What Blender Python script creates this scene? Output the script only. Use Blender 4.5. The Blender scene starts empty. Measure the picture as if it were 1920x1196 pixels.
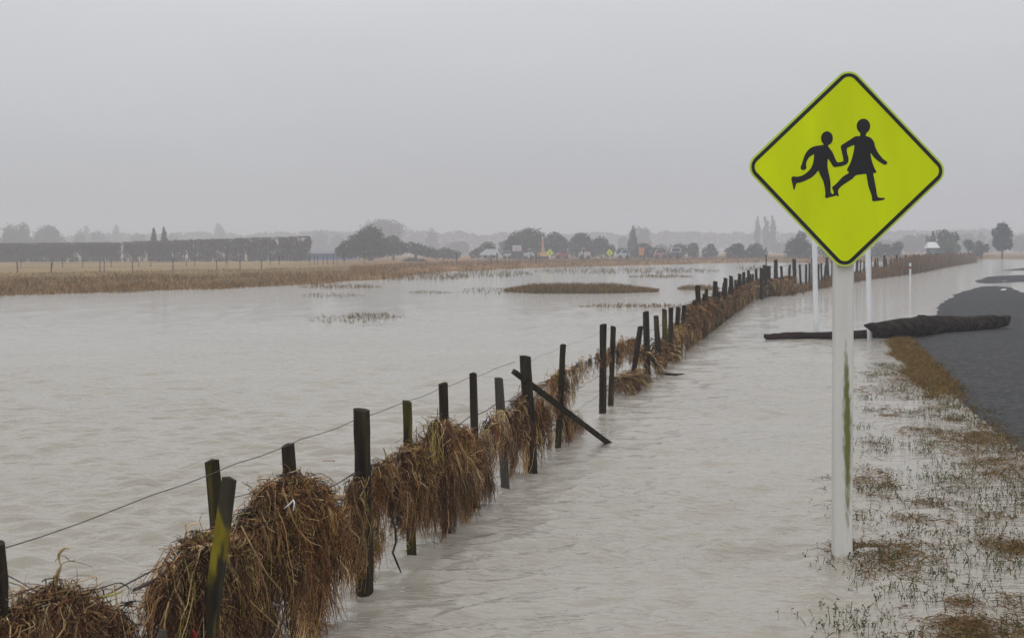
import bpy, bmesh, math
import numpy as np
from mathutils import Matrix, Vector

R = math.radians
rng = np.random.default_rng(11)
C = bpy.context.scene.collection
S = bpy.context.scene

# ------------------------------------------------------------------ camera
FPX, CX, CY, CAMH = 3000.0, 960.0, 598.0, 1.6
PITCH, ROLL = math.atan(126 / FPX), R(0.3)
fwd = Vector((0, math.cos(PITCH), -math.sin(PITCH)))
up0 = Vector((0, math.sin(PITCH), math.cos(PITCH)))
rt0 = Vector((1, 0, 0))
right = rt0 * math.cos(ROLL) - up0 * math.sin(ROLL)
up = up0 * math.cos(ROLL) + rt0 * math.sin(ROLL)
cam = bpy.data.cameras.new('camera')
cam_o = bpy.data.objects.new('camera', cam)
C.objects.link(cam_o)
M = Matrix.Identity(4)
for i in range(3):
    M[i][0], M[i][1], M[i][2] = right[i], up[i], -fwd[i]
M[0][3], M[1][3], M[2][3] = 0, 0, CAMH
cam_o.matrix_world = M
cam.sensor_width = 36
cam.lens = FPX / 1920 * 36
cam.clip_start, cam.clip_end = 0.1, 3000
cam.dof.use_dof = True
cam.dof.focus_distance = 8.3
cam.dof.aperture_fstop = 11
S.camera = cam_o

def ray(px, py):
    return fwd + right * ((px - CX) / FPX) - up * ((py - CY) / FPX)
def gp(px, py, z=0.0):                       # photo pixel -> point on the level z
    d = ray(px, py)
    t = (z - CAMH) / d.z
    return Vector((d.x * t, d.y * t, z))
def at(px, py, Y):                           # photo pixel -> point at distance Y
    d = ray(px, py)
    t = Y / d.y
    return Vector((d.x * t, Y, CAMH + d.z * t))

# ------------------------------------------------------------------ world and sun
W = bpy.data.worlds.new('World')
S.world = W
W.use_nodes = True
nt = W.node_tree
bg = nt.nodes['Background']
SUN_EL, SUN_AZ = R(55), R(200)
sky = nt.nodes.new('ShaderNodeTexSky')
sky.sky_type = 'NISHITA'
sky.sun_disc = False
sky.sun_elevation, sky.sun_rotation = SUN_EL, SUN_AZ
hs = nt.nodes.new('ShaderNodeHueSaturation')
hs.inputs['Saturation'].default_value = 0.12
nt.links.new(sky.outputs[0], hs.inputs['Color'])
tc = nt.nodes.new('ShaderNodeTexCoord')
sp = nt.nodes.new('ShaderNodeSeparateXYZ')
nt.links.new(tc.outputs['Generated'], sp.inputs[0])
rp = nt.nodes.new('ShaderNodeValToRGB')
nt.links.new(sp.outputs['Z'], rp.inputs[0])
SKY = [(0.0, .455), (0.06, .52), (0.15, .65), (0.28, .86), (0.5, 1.02), (1.0, 1.12)]
rp.color_ramp.elements[0].position = 0
rp.color_ramp.elements[1].position = 1
for p, v in SKY[1:-1]:
    rp.color_ramp.elements.new(p)
for e, (p, v) in zip(rp.color_ramp.elements, SKY):
    e.position = p
    e.color = (v * 0.985, v * 1.002, v * 1.04, 1)
mp = nt.nodes.new('ShaderNodeMapping')
mp.inputs['Scale'].default_value = (1.6, 1.6, 7)
nt.links.new(tc.outputs['Generated'], mp.inputs[0])
nz = nt.nodes.new('ShaderNodeTexNoise')
nz.inputs['Scale'].default_value = 1.3
nz.inputs['Detail'].default_value = 3
nt.links.new(mp.outputs[0], nz.inputs['Vector'])
mr = nt.nodes.new('ShaderNodeMapRange')
mr.inputs['From Min'].default_value, mr.inputs['From Max'].default_value = 0.25, 0.75
mr.inputs['To Min'].default_value, mr.inputs['To Max'].default_value = 9.3, 10.7
nt.links.new(nz.outputs['Fac'], mr.inputs['Value'])
vm = nt.nodes.new('ShaderNodeVectorMath')
vm.operation = 'SCALE'
nt.links.new(rp.outputs[0], vm.inputs[0])
nt.links.new(mr.outputs[0], vm.inputs['Scale'])
mx = nt.nodes.new('ShaderNodeMix')
mx.data_type = 'RGBA'
mx.inputs[0].default_value = 0.93
nt.links.new(hs.outputs[0], mx.inputs[6])
nt.links.new(vm.outputs[0], mx.inputs[7])
nt.links.new(mx.outputs[2], bg.inputs['Color'])
bg.inputs['Strength'].default_value = 0.1

sun = bpy.data.lights.new('sun', 'SUN')
sun.energy = 0.5
sun.angle = R(50)
sun.color = (1, 0.97, 0.93)
sun_o = bpy.data.objects.new('sun', sun)
C.objects.link(sun_o)
sun_o.rotation_euler = (R(90) - SUN_EL, 0, math.pi - SUN_AZ)

S.view_settings.view_transform = 'Standard'
S.view_settings.look = 'None'
S.view_settings.gamma = 1
S.view_settings.exposure = 0
S.cycles.use_denoising = True
S.cycles.max_bounces = 6
S.cycles.diffuse_bounces = 3
S.cycles.glossy_bounces = 3
S.cycles.volume_bounces = 2
S.cycles.transparent_max_bounces = 8

# ------------------------------------------------------------------ helpers
def tag(o, label=None, cat=None, group=None, kind=None):
    if label: o['label'] = label
    if cat: o['category'] = cat
    if group: o['group'] = group
    if kind: o['kind'] = kind
    return o

def empty(name, loc, label, cat, group=None):
    o = bpy.data.objects.new(name, None)
    o.empty_display_size = 0.2
    C.objects.link(o)
    o.location = loc
    return tag(o, label, cat, group)

def mesh_np(name, V, F, mat, parent=None, col=None, smooth=False, attrs=None):
    """V (n,3) world coordinates; F a (m,k) array of quads or tris, or a list of such arrays."""
    V = np.asarray(V, np.float32).reshape(-1, 3)
    if parent is not None:
        V = V - np.array(parent_loc(parent), np.float32)
    Fs = F if isinstance(F, list) else [F]
    Fs = [np.asarray(f, np.int32) for f in Fs]
    me = bpy.data.meshes.new(name)
    me.vertices.add(len(V))
    me.vertices.foreach_set('co', V.ravel())
    loops = np.concatenate([f.ravel() for f in Fs])
    tot = np.concatenate([np.full(len(f), f.shape[1], np.int32) for f in Fs])
    start = np.concatenate([[0], np.cumsum(tot)[:-1]]).astype(np.int32)
    me.loops.add(len(loops))
    me.loops.foreach_set('vertex_index', loops)
    me.polygons.add(len(tot))
    me.polygons.foreach_set('loop_start', start)
    me.polygons.foreach_set('loop_total', tot)
    if smooth:
        me.polygons.foreach_set('use_smooth', np.ones(len(tot), bool))
    if col is not None:
        a = me.attributes.new('col', 'FLOAT_COLOR', 'POINT')
        c4 = np.ones((len(V), 4), np.float32)
        c4[:, :3] = col
        a.data.foreach_set('color', c4.ravel())
    for k, v in (attrs or {}).items():
        a = me.attributes.new(k, 'FLOAT', 'POINT')
        a.data.foreach_set('value', np.asarray(v, np.float32).ravel())
    me.update(calc_edges=True)
    me.validate()
    me.materials.append(mat)
    o = bpy.data.objects.new(name, me)
    C.objects.link(o)
    if parent is not None:
        o.parent = parent
    return o

def parent_loc(p):
    l = Vector(p.location)
    while p.parent is not None:
        p = p.parent
        l = l + Vector(p.location)
    return l

def grid_faces(n, m):                         # n rows, m columns of vertices
    i = np.arange(n - 1)[:, None] * m + np.arange(m - 1)[None]
    i = i.ravel()
    return np.stack([i, i + 1, i + m + 1, i + m], 1)

class MB:
    """collects small solids for one mesh"""
    def __init__(s): s.v, s.f, s.n = [], {}, 0
    def add(s, V, Fs):
        for f in Fs:
            s.f.setdefault(len(f), []).append([i + s.n for i in f])
        s.v += [tuple(p) for p in V]
        s.n += len(V)
        return s
    def box(s, lo, hi):
        (a, b, c), (d, e, f) = lo, hi
        return s.add([(a, b, c), (d, b, c), (d, e, c), (a, e, c), (a, b, f), (d, b, f), (d, e, f), (a, e, f)],
                     [(3, 2, 1, 0), (4, 5, 6, 7), (0, 1, 5, 4), (1, 2, 6, 5), (2, 3, 7, 6), (3, 0, 4, 7)])
    def prism(s, poly, y0, y1):               # poly in (x, z), extruded along y
        n = len(poly)
        V = [(x, y0, z) for x, z in poly] + [(x, y1, z) for x, z in poly]
        return s.add(V, [tuple(range(n)), tuple(range(2 * n - 1, n - 1, -1))] +
                     [(i, i + n, (i + 1) % n + n, (i + 1) % n) for i in range(n)])
    def tube(s, P, rad, k=8, squash=None):
        P = [Vector(p) for p in P]
        base = s.n
        V, Fs = [], []
        for i, p in enumerate(P):
            t = (P[min(i + 1, len(P) - 1)] - P[max(i - 1, 0)]).normalized()
            a = t.cross(Vector((0, 1, 0.01)) if abs(t.y) < .9 else Vector((1, 0, 0))).normalized()
            b = t.cross(a)
            for j in range(k):
                an = 2 * math.pi * j / k
                r = rad[i] if hasattr(rad, '__len__') else rad
                V.append(p + (a * math.cos(an) + b * math.sin(an)) * r)
        for i in range(len(P) - 1):
            for j in range(k):
                Fs.append((i * k + j, i * k + (j + 1) % k, (i + 1) * k + (j + 1) % k, (i + 1) * k + j))
        Fs.append(tuple(range(k - 1, -1, -1)))
        Fs.append(tuple((len(P) - 1) * k + j for j in range(k)))
        return s.add(V, Fs)
    def build(s, name, mat, parent=None, smooth=False, local=False):
        me = bpy.data.meshes.new(name)
        off = Vector((0, 0, 0)) if (parent is None or local) else parent_loc(parent)
        me.from_pydata([Vector(p) - off for p in s.v], [], [f for k in sorted(s.f) for f in s.f[k]])
        bm = bmesh.new(); bm.from_mesh(me)
        bmesh.ops.recalc_face_normals(bm, faces=bm.faces)
        bm.to_mesh(me); bm.free()
        if smooth:
            for p in me.polygons: p.use_smooth = True
        me.materials.append(mat)
        o = bpy.data.objects.new(name, me)
        C.objects.link(o)
        if parent is not None: o.parent = parent
        return o

def bevel(o, w, seg=2):
    m = o.modifiers.new('bevel', 'BEVEL')
    m.width, m.segments, m.limit_method = w, seg, 'ANGLE'
    return o

def vnoise(X, Y, seed=0):                     # smooth 2-D value noise 0..1
    r = np.random.default_rng(seed)
    T = r.random((64, 64))
    xi, yi = np.floor(X).astype(int), np.floor(Y).astype(int)
    fx, fy = X - xi, Y - yi
    fx, fy = fx * fx * (3 - 2 * fx), fy * fy * (3 - 2 * fy)
    g = lambda a, b: T[a % 64, b % 64]
    return (g(xi, yi) * (1 - fx) + g(xi + 1, yi) * fx) * (1 - fy) + (g(xi, yi + 1) * (1 - fx) + g(xi + 1, yi + 1) * fx) * fy
def fbm(X, Y, seed=0, o=4):
    s, a, t = 0, 1, 0
    for i in range(o):
        s = s + a * vnoise(X * 2 ** i + 7.3 * i, Y * 2 ** i + 3.1 * i, seed + i)
        t += a
        a *= .5
    return s / t
def sstep(a, b, x):
    t = np.clip((x - a) / (b - a), 0, 1)
    return t * t * (3 - 2 * t)

# ------------------------------------------------------------------ materials
def mat(name, color, rough=0.8, attr=False, var=0.0, scale=8.0, stretch=(1, 1, 1), bump=0.0, bscale=None, spec=0.3, col2=None, thr=(.4, .6), metallic=0.0):
    """Principled; base colour plain or from the 'col' attribute, with noise variation, an optional second colour in patches, and a bump."""
    m = bpy.data.materials.new(name)
    m.use_nodes = True
    n, l = m.node_tree.nodes, m.node_tree.links
    b = n['Principled BSDF']
    b.inputs['Roughness'].default_value = rough
    b.inputs['Specular IOR Level'].default_value = spec
    b.inputs['Metallic'].default_value = metallic
    t = n.new('ShaderNodeTexCoord')
    mpn = n.new('ShaderNodeMapping')
    mpn.inputs['Scale'].default_value = stretch
    l.new(t.outputs['Object'], mpn.inputs[0])
    if attr:
        a = n.new('ShaderNodeAttribute'); a.attribute_name = 'col'
        csock = a.outputs['Color']
    else:
        a = n.new('ShaderNodeRGB'); a.outputs[0].default_value = (*color, 1)
        csock = a.outputs[0]
    if col2 is not None:
        z = n.new('ShaderNodeTexNoise'); z.inputs['Scale'].default_value = scale * .6; z.inputs['Detail'].default_value = 5
        l.new(mpn.outputs[0], z.inputs['Vector'])
        r = n.new('ShaderNodeMapRange'); r.interpolation_type = 'SMOOTHSTEP'
        r.inputs['From Min'].default_value, r.inputs['From Max'].default_value = thr
        l.new(z.outputs['Fac'], r.inputs['Value'])
        x = n.new('ShaderNodeMix'); x.data_type = 'RGBA'
        l.new(r.outputs[0], x.inputs[0]); l.new(csock, x.inputs[6]); x.inputs[7].default_value = (*col2, 1)
        csock = x.outputs[2]
    if var:
        z = n.new('ShaderNodeTexNoise'); z.inputs['Scale'].default_value = scale; z.inputs['Detail'].default_value = 6
        l.new(mpn.outputs[0], z.inputs['Vector'])
        r = n.new('ShaderNodeMapRange')
        r.inputs['From Min'].default_value, r.inputs['From Max'].default_value = .25, .75
        r.inputs['To Min'].default_value, r.inputs['To Max'].default_value = 1 - var, 1 + var
        l.new(z.outputs['Fac'], r.inputs['Value'])
        v = n.new('ShaderNodeVectorMath'); v.operation = 'SCALE'
        l.new(csock, v.inputs[0]); l.new(r.outputs[0], v.inputs['Scale'])
        csock = v.outputs[0]
    l.new(csock, b.inputs['Base Color'])
    if bump:
        z = n.new('ShaderNodeTexNoise'); z.inputs['Scale'].default_value = bscale or scale; z.inputs['Detail'].default_value = 5
        l.new(mpn.outputs[0], z.inputs['Vector'])
        bp = n.new('ShaderNodeBump'); bp.inputs['Strength'].default_value = 1; bp.inputs['Distance'].default_value = bump
        l.new(z.outputs['Fac'], bp.inputs['Height']); l.new(bp.outputs[0], b.inputs['Normal'])
    return m

MT = {}
MT['strand'] = mat('dead_grass', None, .75, attr=True, var=.25, scale=60, spec=.25)
MT['leaf'] = mat('leaf', None, .8, attr=True, spec=.15)
MT['grass'] = mat('grass_blade', None, .8, attr=True, spec=.15)
MT['wood'] = mat('weathered_wood', (.026, .020, .013), .8, spec=.12, var=.75, scale=30, stretch=(1, 1, .08), bump=.004, bscale=60, col2=(.055, .045, .017), thr=(.55, .75))
MT['wood_grey'] = mat('grey_wood', (.065, .06, .05), .8, spec=.12, var=.5, scale=30, stretch=(1, 1, .08), bump=.004, bscale=60, col2=(.04, .032, .025), thr=(.5, .7))
MT['wood_moss'] = mat('lichen_wood', (.036, .031, .02), .8, spec=.12, var=.55, scale=22, stretch=(1, 1, .3), bump=.004, bscale=60, col2=(.17, .135, .013), thr=(.52, .64))
MT['wood_olive'] = mat('mossy_wood', (.026, .021, .012), .8, spec=.12, var=.55, scale=30, stretch=(1, 1, .12), bump=.004, bscale=60, col2=(.075, .06, .012), thr=(.50, .66))
MT['wire'] = mat('rusty_wire', (.06, .045, .04), .6, var=.3, scale=30)
MT['white'] = mat('white_paint', (.74, .76, .78), .5, var=.06, scale=6)
MT['black'] = mat('black_film', (.012, .012, .014), .45, var=.2, scale=30)
MT['red'] = mat('red_plastic', (.24, .02, .02), .5, var=.2, scale=20)
MT['dark'] = mat('dark_rubber', (.02, .02, .022), .7, var=.2)
MT['glass'] = mat('car_glass', (.03, .035, .04), .15, var=.1)
MT['orange'] = mat('orange_board', (.50, .20, .06), .6, var=.08)
MT['yellow'] = mat('yellow_machine_paint', (.65, .36, .05), .5, var=.15)
MT['blue'] = mat('blue_cladding', (.13, .22, .42), .6, var=.15, stretch=(6, 1, .2))
MT['grey'] = mat('grey_roof', (.14, .15, .17), .6, var=.15)
MT['housewall'] = mat('pale_weatherboard', (.40, .40, .39), .7, var=.08)
MT['houseroof'] = mat('pale_roof', (.26, .27, .27), .6, var=.1)
MT['trunk'] = mat('bark', (.05, .04, .03), .9, var=.4, scale=6, stretch=(1, 1, .2))
MT['log'] = mat('wet_log', (.020, .013, .011), .85, spec=.12, var=.8, scale=10, stretch=(.22, 1, 1), bump=.07, bscale=9, col2=(.045, .032, .025), thr=(.5, .65))
MT['plank'] = mat('wet_plank', (.024, .013, .013), .8, spec=.1, var=.5, scale=9, stretch=(.2, 1, 1), bump=.02, bscale=14)

def lichen_band(m, lo, hi):
    # the lichen keeps to one stretch of the batten
    n, l = m.node_tree.nodes, m.node_tree.links
    z = n['Noise Texture']; r = n['Map Range']
    t = n.new('ShaderNodeTexCoord'); sx = n.new('ShaderNodeSeparateXYZ'); l.new(t.outputs['Object'], sx.inputs[0])
    a = n.new('ShaderNodeMapRange'); a.interpolation_type = 'SMOOTHSTEP'
    a.inputs['From Min'].default_value, a.inputs['From Max'].default_value = lo - .05, lo + .02
    b = n.new('ShaderNodeMapRange'); b.interpolation_type = 'SMOOTHSTEP'
    b.inputs['From Min'].default_value, b.inputs['From Max'].default_value = hi + .05, hi - .02
    mu = n.new('ShaderNodeMath'); mu.operation = 'MULTIPLY'
    l.new(sx.outputs['Z'], a.inputs['Value']); l.new(sx.outputs['Z'], b.inputs['Value'])
    l.new(a.outputs[0], mu.inputs[0]); l.new(b.outputs[0], mu.inputs[1])
    ad = n.new('ShaderNodeMath'); ad.operation = 'MULTIPLY_ADD'; ad.inputs[1].default_value = .075
    l.new(mu.outputs[0], ad.inputs[0]); l.new(z.outputs['Fac'], ad.inputs[2])
    sb = n.new('ShaderNodeMath'); sb.operation = 'SUBTRACT'; sb.inputs[1].default_value = .05
    l.new(ad.outputs[0], sb.inputs[0]); l.new(sb.outputs[0], r.inputs['Value'])
lichen_band(MT['wood_moss'], .57, .73)
def m_sign():
    m = mat('fluorescent_sheeting', (.60, .72, .0004), .5, var=.12, scale=5, stretch=(1, 1, .25), spec=.14, bump=.0004, bscale=9)
    return m
MT['sign'] = m_sign()
MT['lime_rim'] = mat('lime_rim', (.52, .66, .10), .45)

def m_post():
    m = mat('painted_post', (.63, .615, .58), .55, var=.07, scale=14, stretch=(1, 1, .15), bump=.0012, bscale=50)
    n, l = m.node_tree.nodes, m.node_tree.links
    b = n['Principled BSDF']
    src = b.inputs['Base Color'].links[0].from_socket
    a = n.new('ShaderNodeAttribute'); a.attribute_name = 'stain'
    d = n.new('ShaderNodeAttribute'); d.attribute_name = 'dirt'
    t = n.new('ShaderNodeTexCoord')
    z = n.new('ShaderNodeTexNoise'); z.inputs['Scale'].default_value = 90; z.inputs['Detail'].default_value = 6
    mpn = n.new('ShaderNodeMapping'); mpn.inputs['Scale'].default_value = (1, 1, .22)
    l.new(t.outputs['Object'], mpn.inputs[0]); l.new(mpn.outputs[0], z.inputs['Vector'])
    def mask(at_, lo, hi):
        ad = n.new('ShaderNodeMath'); ad.operation = 'ADD'
        l.new(at_.outputs['Fac'], ad.inputs[0]); l.new(z.outputs['Fac'], ad.inputs[1])
        r = n.new('ShaderNodeMapRange'); r.interpolation_type = 'SMOOTHSTEP'
        r.inputs['From Min'].default_value, r.inputs['From Max'].default_value = lo, hi
        l.new(ad.outputs[0], r.inputs['Value'])
        return r
    r1 = mask(d, .85, 1.35); x1 = n.new('ShaderNodeMix'); x1.data_type = 'RGBA'
    l.new(r1.outputs[0], x1.inputs[0]); l.new(src, x1.inputs[6]); x1.inputs[7].default_value = (.36, .34, .24, 1)
    r2 = mask(a, .62, 1.40); x2 = n.new('ShaderNodeMix'); x2.data_type = 'RGBA'
    l.new(r2.outputs[0], x2.inputs[0]); l.new(x1.outputs[2], x2.inputs[6]); x2.inputs[7].default_value = (.135, .145, .04, 1)
    l.new(x2.outputs[2], b.inputs['Base Color'])
    return m
MT['post'] = m_post()

def m_water():
    m = bpy.data.materials.new('flood_water')
    m.use_nodes = True
    n, l = m.node_tree.nodes, m.node_tree.links
    b = n['Principled BSDF']
    b.inputs['IOR'].default_value = 1.33
    b.inputs['Roughness'].default_value = .07
    t = n.new('ShaderNodeTexCoord')
    z0 = n.new('ShaderNodeTexNoise'); z0.inputs['Scale'].default_value = .12; z0.inputs['Detail'].default_value = 3
    l.new(t.outputs['Object'], z0.inputs['Vector'])
    x = n.new('ShaderNodeMix'); x.data_type = 'RGBA'
    x.inputs[6].default_value = (.305, .275, .225, 1); x.inputs[7].default_value = (.345, .316, .268, 1)
    l.new(z0.outputs['Fac'], x.inputs[0]); l.new(x.outputs[2], b.inputs['Base Color'])
    mpn = n.new('ShaderNodeMapping'); mpn.inputs['Scale'].default_value = (1.0, 2.6, 1); mpn.inputs['Rotation'].default_value = (0, 0, R(-12))
    l.new(t.outputs['Object'], mpn.inputs[0])
    z1 = n.new('ShaderNodeTexNoise'); z1.inputs['Scale'].default_value = 3.2; z1.inputs['Detail'].default_value = 4; z1.inputs['Roughness'].default_value = .55
    l.new(mpn.outputs[0], z1.inputs['Vector'])
    # gusts: calmer and rougher patches
    z2 = n.new('ShaderNodeTexNoise'); z2.inputs['Scale'].default_value = .2; z2.inputs['Detail'].default_value = 2
    l.new(mpn.outputs[0], z2.inputs['Vector'])
    r = n.new('ShaderNodeMapRange')
    r.inputs['From Min'].default_value, r.inputs['From Max'].default_value = .35, .7
    r.inputs['To Min'].default_value, r.inputs['To Max'].default_value = .55, 1.0
    l.new(z2.outputs['Fac'], r.inputs['Value'])
    z3 = n.new('ShaderNodeTexNoise'); z3.inputs['Scale'].default_value = 11; z3.inputs['Detail'].default_value = 3
    l.new(mpn.outputs[0], z3.inputs['Vector'])
    ma = n.new('ShaderNodeMath'); ma.operation = 'MULTIPLY_ADD'; ma.inputs[1].default_value = .35
    l.new(z3.outputs['Fac'], ma.inputs[0]); l.new(z1.outputs['Fac'], ma.inputs[2])
    bp = n.new('ShaderNodeBump'); bp.inputs['Distance'].default_value = .055
    l.new(r.outputs[0], bp.inputs['Strength'])
    l.new(ma.outputs[0], bp.inputs['Height']); l.new(bp.outputs[0], b.inputs['Normal'])
    return m
MT['water'] = m_water()
MT['terrain'] = mat('field_ground', None, .9, attr=True, var=.35, scale=.6, spec=.1)
MT['asphalt'] = mat('wet_asphalt', (.019, .019, .020), .65, var=.7, scale=30, bump=.015, bscale=40, spec=.13, col2=(.052, .050, .050), thr=(.45, .62))
MT['asphalt'].node_tree.nodes['Noise Texture'].inputs['Scale'].default_value = 5
MT['asphalt'].node_tree.nodes['Noise Texture'].inputs['Scale'].default_value = 11
MT['farroad'] = mat('far_road', (.11, .11, .115), .6, var=.2, scale=1)
MT['marking'] = mat('road_paint', (.7, .7, .68), .6, var=.15, scale=20)

# ------------------------------------------------------------------ layout curves
FD = np.array([0, 52, 67.6, 84, 109, 150, 196, 300.])
FXv = np.array([-2.115, 7.77, 12.6, 17.9, 27, 40.5, 56.3, 92.])
def fence_x(d): return np.interp(d, FD, FXv)
SHpx = [(-400, 560), (0, 555), (200, 549), (400, 543), (520, 538), (600, 533), (700, 527), (745, 521), (800, 513), (1000, 503), (1200, 498), (1430, 492), (1560, 494), (1700, 489), (1830, 487), (1920, 487), (2300, 487)]
_sh = [gp(x, y) for x, y in SHpx]
SU = np.array([p.x / p.y for p in _sh]); SD = np.array([p.y for p in _sh])
def shore_d(u): return np.interp(u, SU, SD)

GROUND = 0.30
def terrain_z(X, Y):
    u = X / np.maximum(Y, .5)
    e = Y - shore_d(u) + (fbm(X * .35, Y * .16, 5) - .5) * np.clip(Y * .09, 2, 14)
    z = -.35 + .42 * sstep(-7, 5, e) + (GROUND - .07) * sstep(3, 22, e)
    z = z + .10 * (fbm(X * .12, Y * .05, 9) - .5) * sstep(5, 30, e)
    # the road verge just under the water
    off = X - fence_x(Y)
    z = np.maximum(z, -.35 + .31 * sstep(1.6, 3.3, off) * (1 - sstep(3.8, 4.4, off)) * (1 - sstep(30, 34, Y)))
    return z, e

# ------------------------------------------------------------------ ground and water
us = np.linspace(-1.1, 1.1, 360)
ys = [2.5]
while ys[-1] < 950: ys.append(ys[-1] * 1.02 + .02)
ys = np.array(ys)
Yg = np.repeat(ys[:, None], len(us), 1); Xg = us[None] * Yg
Zg, Eg = terrain_z(Xg, Yg)
n1 = fbm(Xg * .12, Yg * .06, 21); n2 = fbm(Xg * .5, Yg * .25, 22)
near_c = np.array([.15, .092, .034]); far_c = np.array([.26, .18, .08]); brown = np.array([.23, .125, .042])
wfar = (sstep(18, 40, Eg + 18 * (n1 - .5)) * (1 - sstep(-.14, -.06, Xg / Yg)))[..., None]
colg = near_c * (1 - wfar) + far_c * wfar
wb = sstep(-.16, -.04, Xg / Yg)[..., None]
colg = colg * (1 - wb) + brown * wb
colg = colg * (.65 + .7 * n2[..., None])
colg[Eg < -1] = (.12, .1, .06)
V = np.stack([Xg, Yg, Zg], -1).reshape(-1, 3); cv = colg.reshape(-1, 3)
sk = np.array([(-1200, -60, -.36), (1200, -60, -.36), (1200, 2.4, -.36), (-1200, 2.4, -.36), (-2.6, 2.4, -.36), (2.6, 2.4, -.36),
               (-1200, 960, -.36), (-1050, 955, -.36), (1200, 960, -.36), (1050, 955, -.36)], float)
nv = len(V)
skf = np.array([(0, 1, 2, 3), (3, 4, 7, 6), (5, 2, 8, 9)]) + nv
ter = mesh_np('ground', np.concatenate([V, sk]), [grid_faces(len(ys), len(us)), skf], MT['terrain'],
              col=np.concatenate([cv, np.tile((.12, .1, .06), (len(sk), 1))]), smooth=True)
tag(ter, kind='structure')

uw = np.linspace(-.62, .62, 700)
yw = [3.0]
while yw[-1] < 62: yw.append(yw[-1] * 1.0028)
while yw[-1] < 950: yw.append(yw[-1] * 1.03)
yw = np.array(yw)
Yw = np.repeat(yw[:, None], len(uw), 1); Xw = uw[None] * Yw
Zw = np.zeros_like(Yw)
sp_ = np.maximum(np.gradient(yw)[:, None], Yw * (uw[1] - uw[0]))
wr = np.random.default_rng(4)
offw = Xw - fence_x(Yw)
lee = sstep(-.3, .4, offw)                     # right of the fence: calmer flow with long oblique ripples
patch = .6 + .8 * fbm(Xw * .5, Yw * .22, 31)
for i in range(110):
    lam = (.10 * (.40 / .10) ** wr.random()) if i % 2 == 0 else .10 * (.6 / .10) ** (wr.random() ** 1.1)
    left = i % 2 == 0
    a = wr.normal(.05, .38) if left else wr.normal(-.35, .35)
    k = 2 * math.pi / lam
    slope = (.058 if left else .034) * (lam / .25) ** -.25 * (lam / .5) ** -.15
    amp = slope / k
    wgt = np.clip(lam / (3 * sp_) - 1, 0, 1) * ((1 - lee) if left else (.35 + .65 * lee))
    Zw += amp * wgt * np.sin(k * (Xw * math.sin(a) + Yw * math.cos(a)) + wr.random() * 6.28)
Zw *= patch * (1 - .85 * sstep(2.0, 3.3, offw))
edge = (1 - sstep(.54, .62, np.abs(Xw / Yw))) * sstep(3.0, 4.0, Yw)
# steeper crests
Zw = (Zw + 9.0 * Zw * np.abs(Zw)) * edge
V = np.stack([Xw, Yw, Zw], -1).reshape(-1, 3)
nv = len(V)
e3, e9 = .62 * yw[0], .62 * yw[-1]
sk = np.array([(-1200, -60, 0), (1200, -60, 0), (1200, yw[0], 0), (-1200, yw[0], 0), (-e3, yw[0], 0), (e3, yw[0], 0),
               (-1200, yw[-1], 0), (-e9, yw[-1], 0), (1200, yw[-1], 0), (e9, yw[-1], 0)], float)
skf = np.array([(0, 1, 2, 3), (3, 4, 7, 6), (5, 2, 8, 9)]) + nv
wat = mesh_np('water', np.concatenate([V, sk]), [grid_faces(len(yw), len(uw)), skf], MT['water'], smooth=True)
tag(wat, kind='structure')

# ------------------------------------------------------------------ road
P1 = [(1695, 628), (1712, 640), (1745, 690), (1783, 738), (1830, 777), (1880, 818), (1925, 853), (2075, 985), (2232, 1156), (2620, 1537), (5600, 1537), (4600, 1000), (2900, 556), (1940, 553), (1912, 547), (1893, 538), (1845, 537), (1830, 540), (1800, 548), (1783, 556), (1775, 562), (1762, 573), (1760, 592), (1740, 600), (1712, 615)]
P2 = [(1828, 527), (1850, 519), (1925, 516), (2060, 514), (2060, 530), (1925, 528.5), (1850, 532), (1833, 530)]
P3 = [(1873, 508), (1920, 502), (2040, 498), (2040, 506), (1920, 507)]
polys = [np.array([gp(x, y)[:2] for x, y in P]) for P in (P1, P2, P3)]
def sdist(X, Y, poly):
    d = np.full(X.shape, 1e9); inside = np.zeros(X.shape, bool)
    for (x0, y0), (x1, y1) in zip(poly, np.roll(poly, -1, 0)):
        ex, ey = x1 - x0, y1 - y0
        t = np.clip(((X - x0) * ex + (Y - y0) * ey) / (ex * ex + ey * ey + 1e-9), 0, 1)
        d = np.minimum(d, np.hypot(X - x0 - t * ex, Y - y0 - t * ey))
        c = ((y0 > Y) != (y1 > Y)) & (X < (x1 - x0) * (Y - y0) / (y1 - y0 + 1e-12) + x0)
        inside ^= c
    return np.where(inside, d, -d)
rd = np.concatenate([np.arange(4, 36, .09), np.arange(36, 90, .25), np.arange(90, 190, 1)])
ro = np.concatenate([np.arange(3.2, 6.4, .05), np.arange(6.4, 16, .16)])
Yr = np.repeat(rd[:, None], len(ro), 1); Xr = fence_x(Yr) + ro[None]
sd = np.maximum.reduce([sdist(Xr, Yr, p) for p in polys])
sd = sd + (fbm(Xr * 1.2, Yr * .8, 41) - .5) * np.clip((Yr - 14) * .014, .04, .5)
Zr = np.clip(sd * .09, -.12, .06) + .008 * (fbm(Xr * .8, Yr * .4, 42) - .5) * (sd > .3)
road = mesh_np('road', np.stack([Xr, Yr, Zr], -1).reshape(-1, 3), grid_faces(*Yr.shape), MT['asphalt'], smooth=True)
tag(road, kind='structure')
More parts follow.
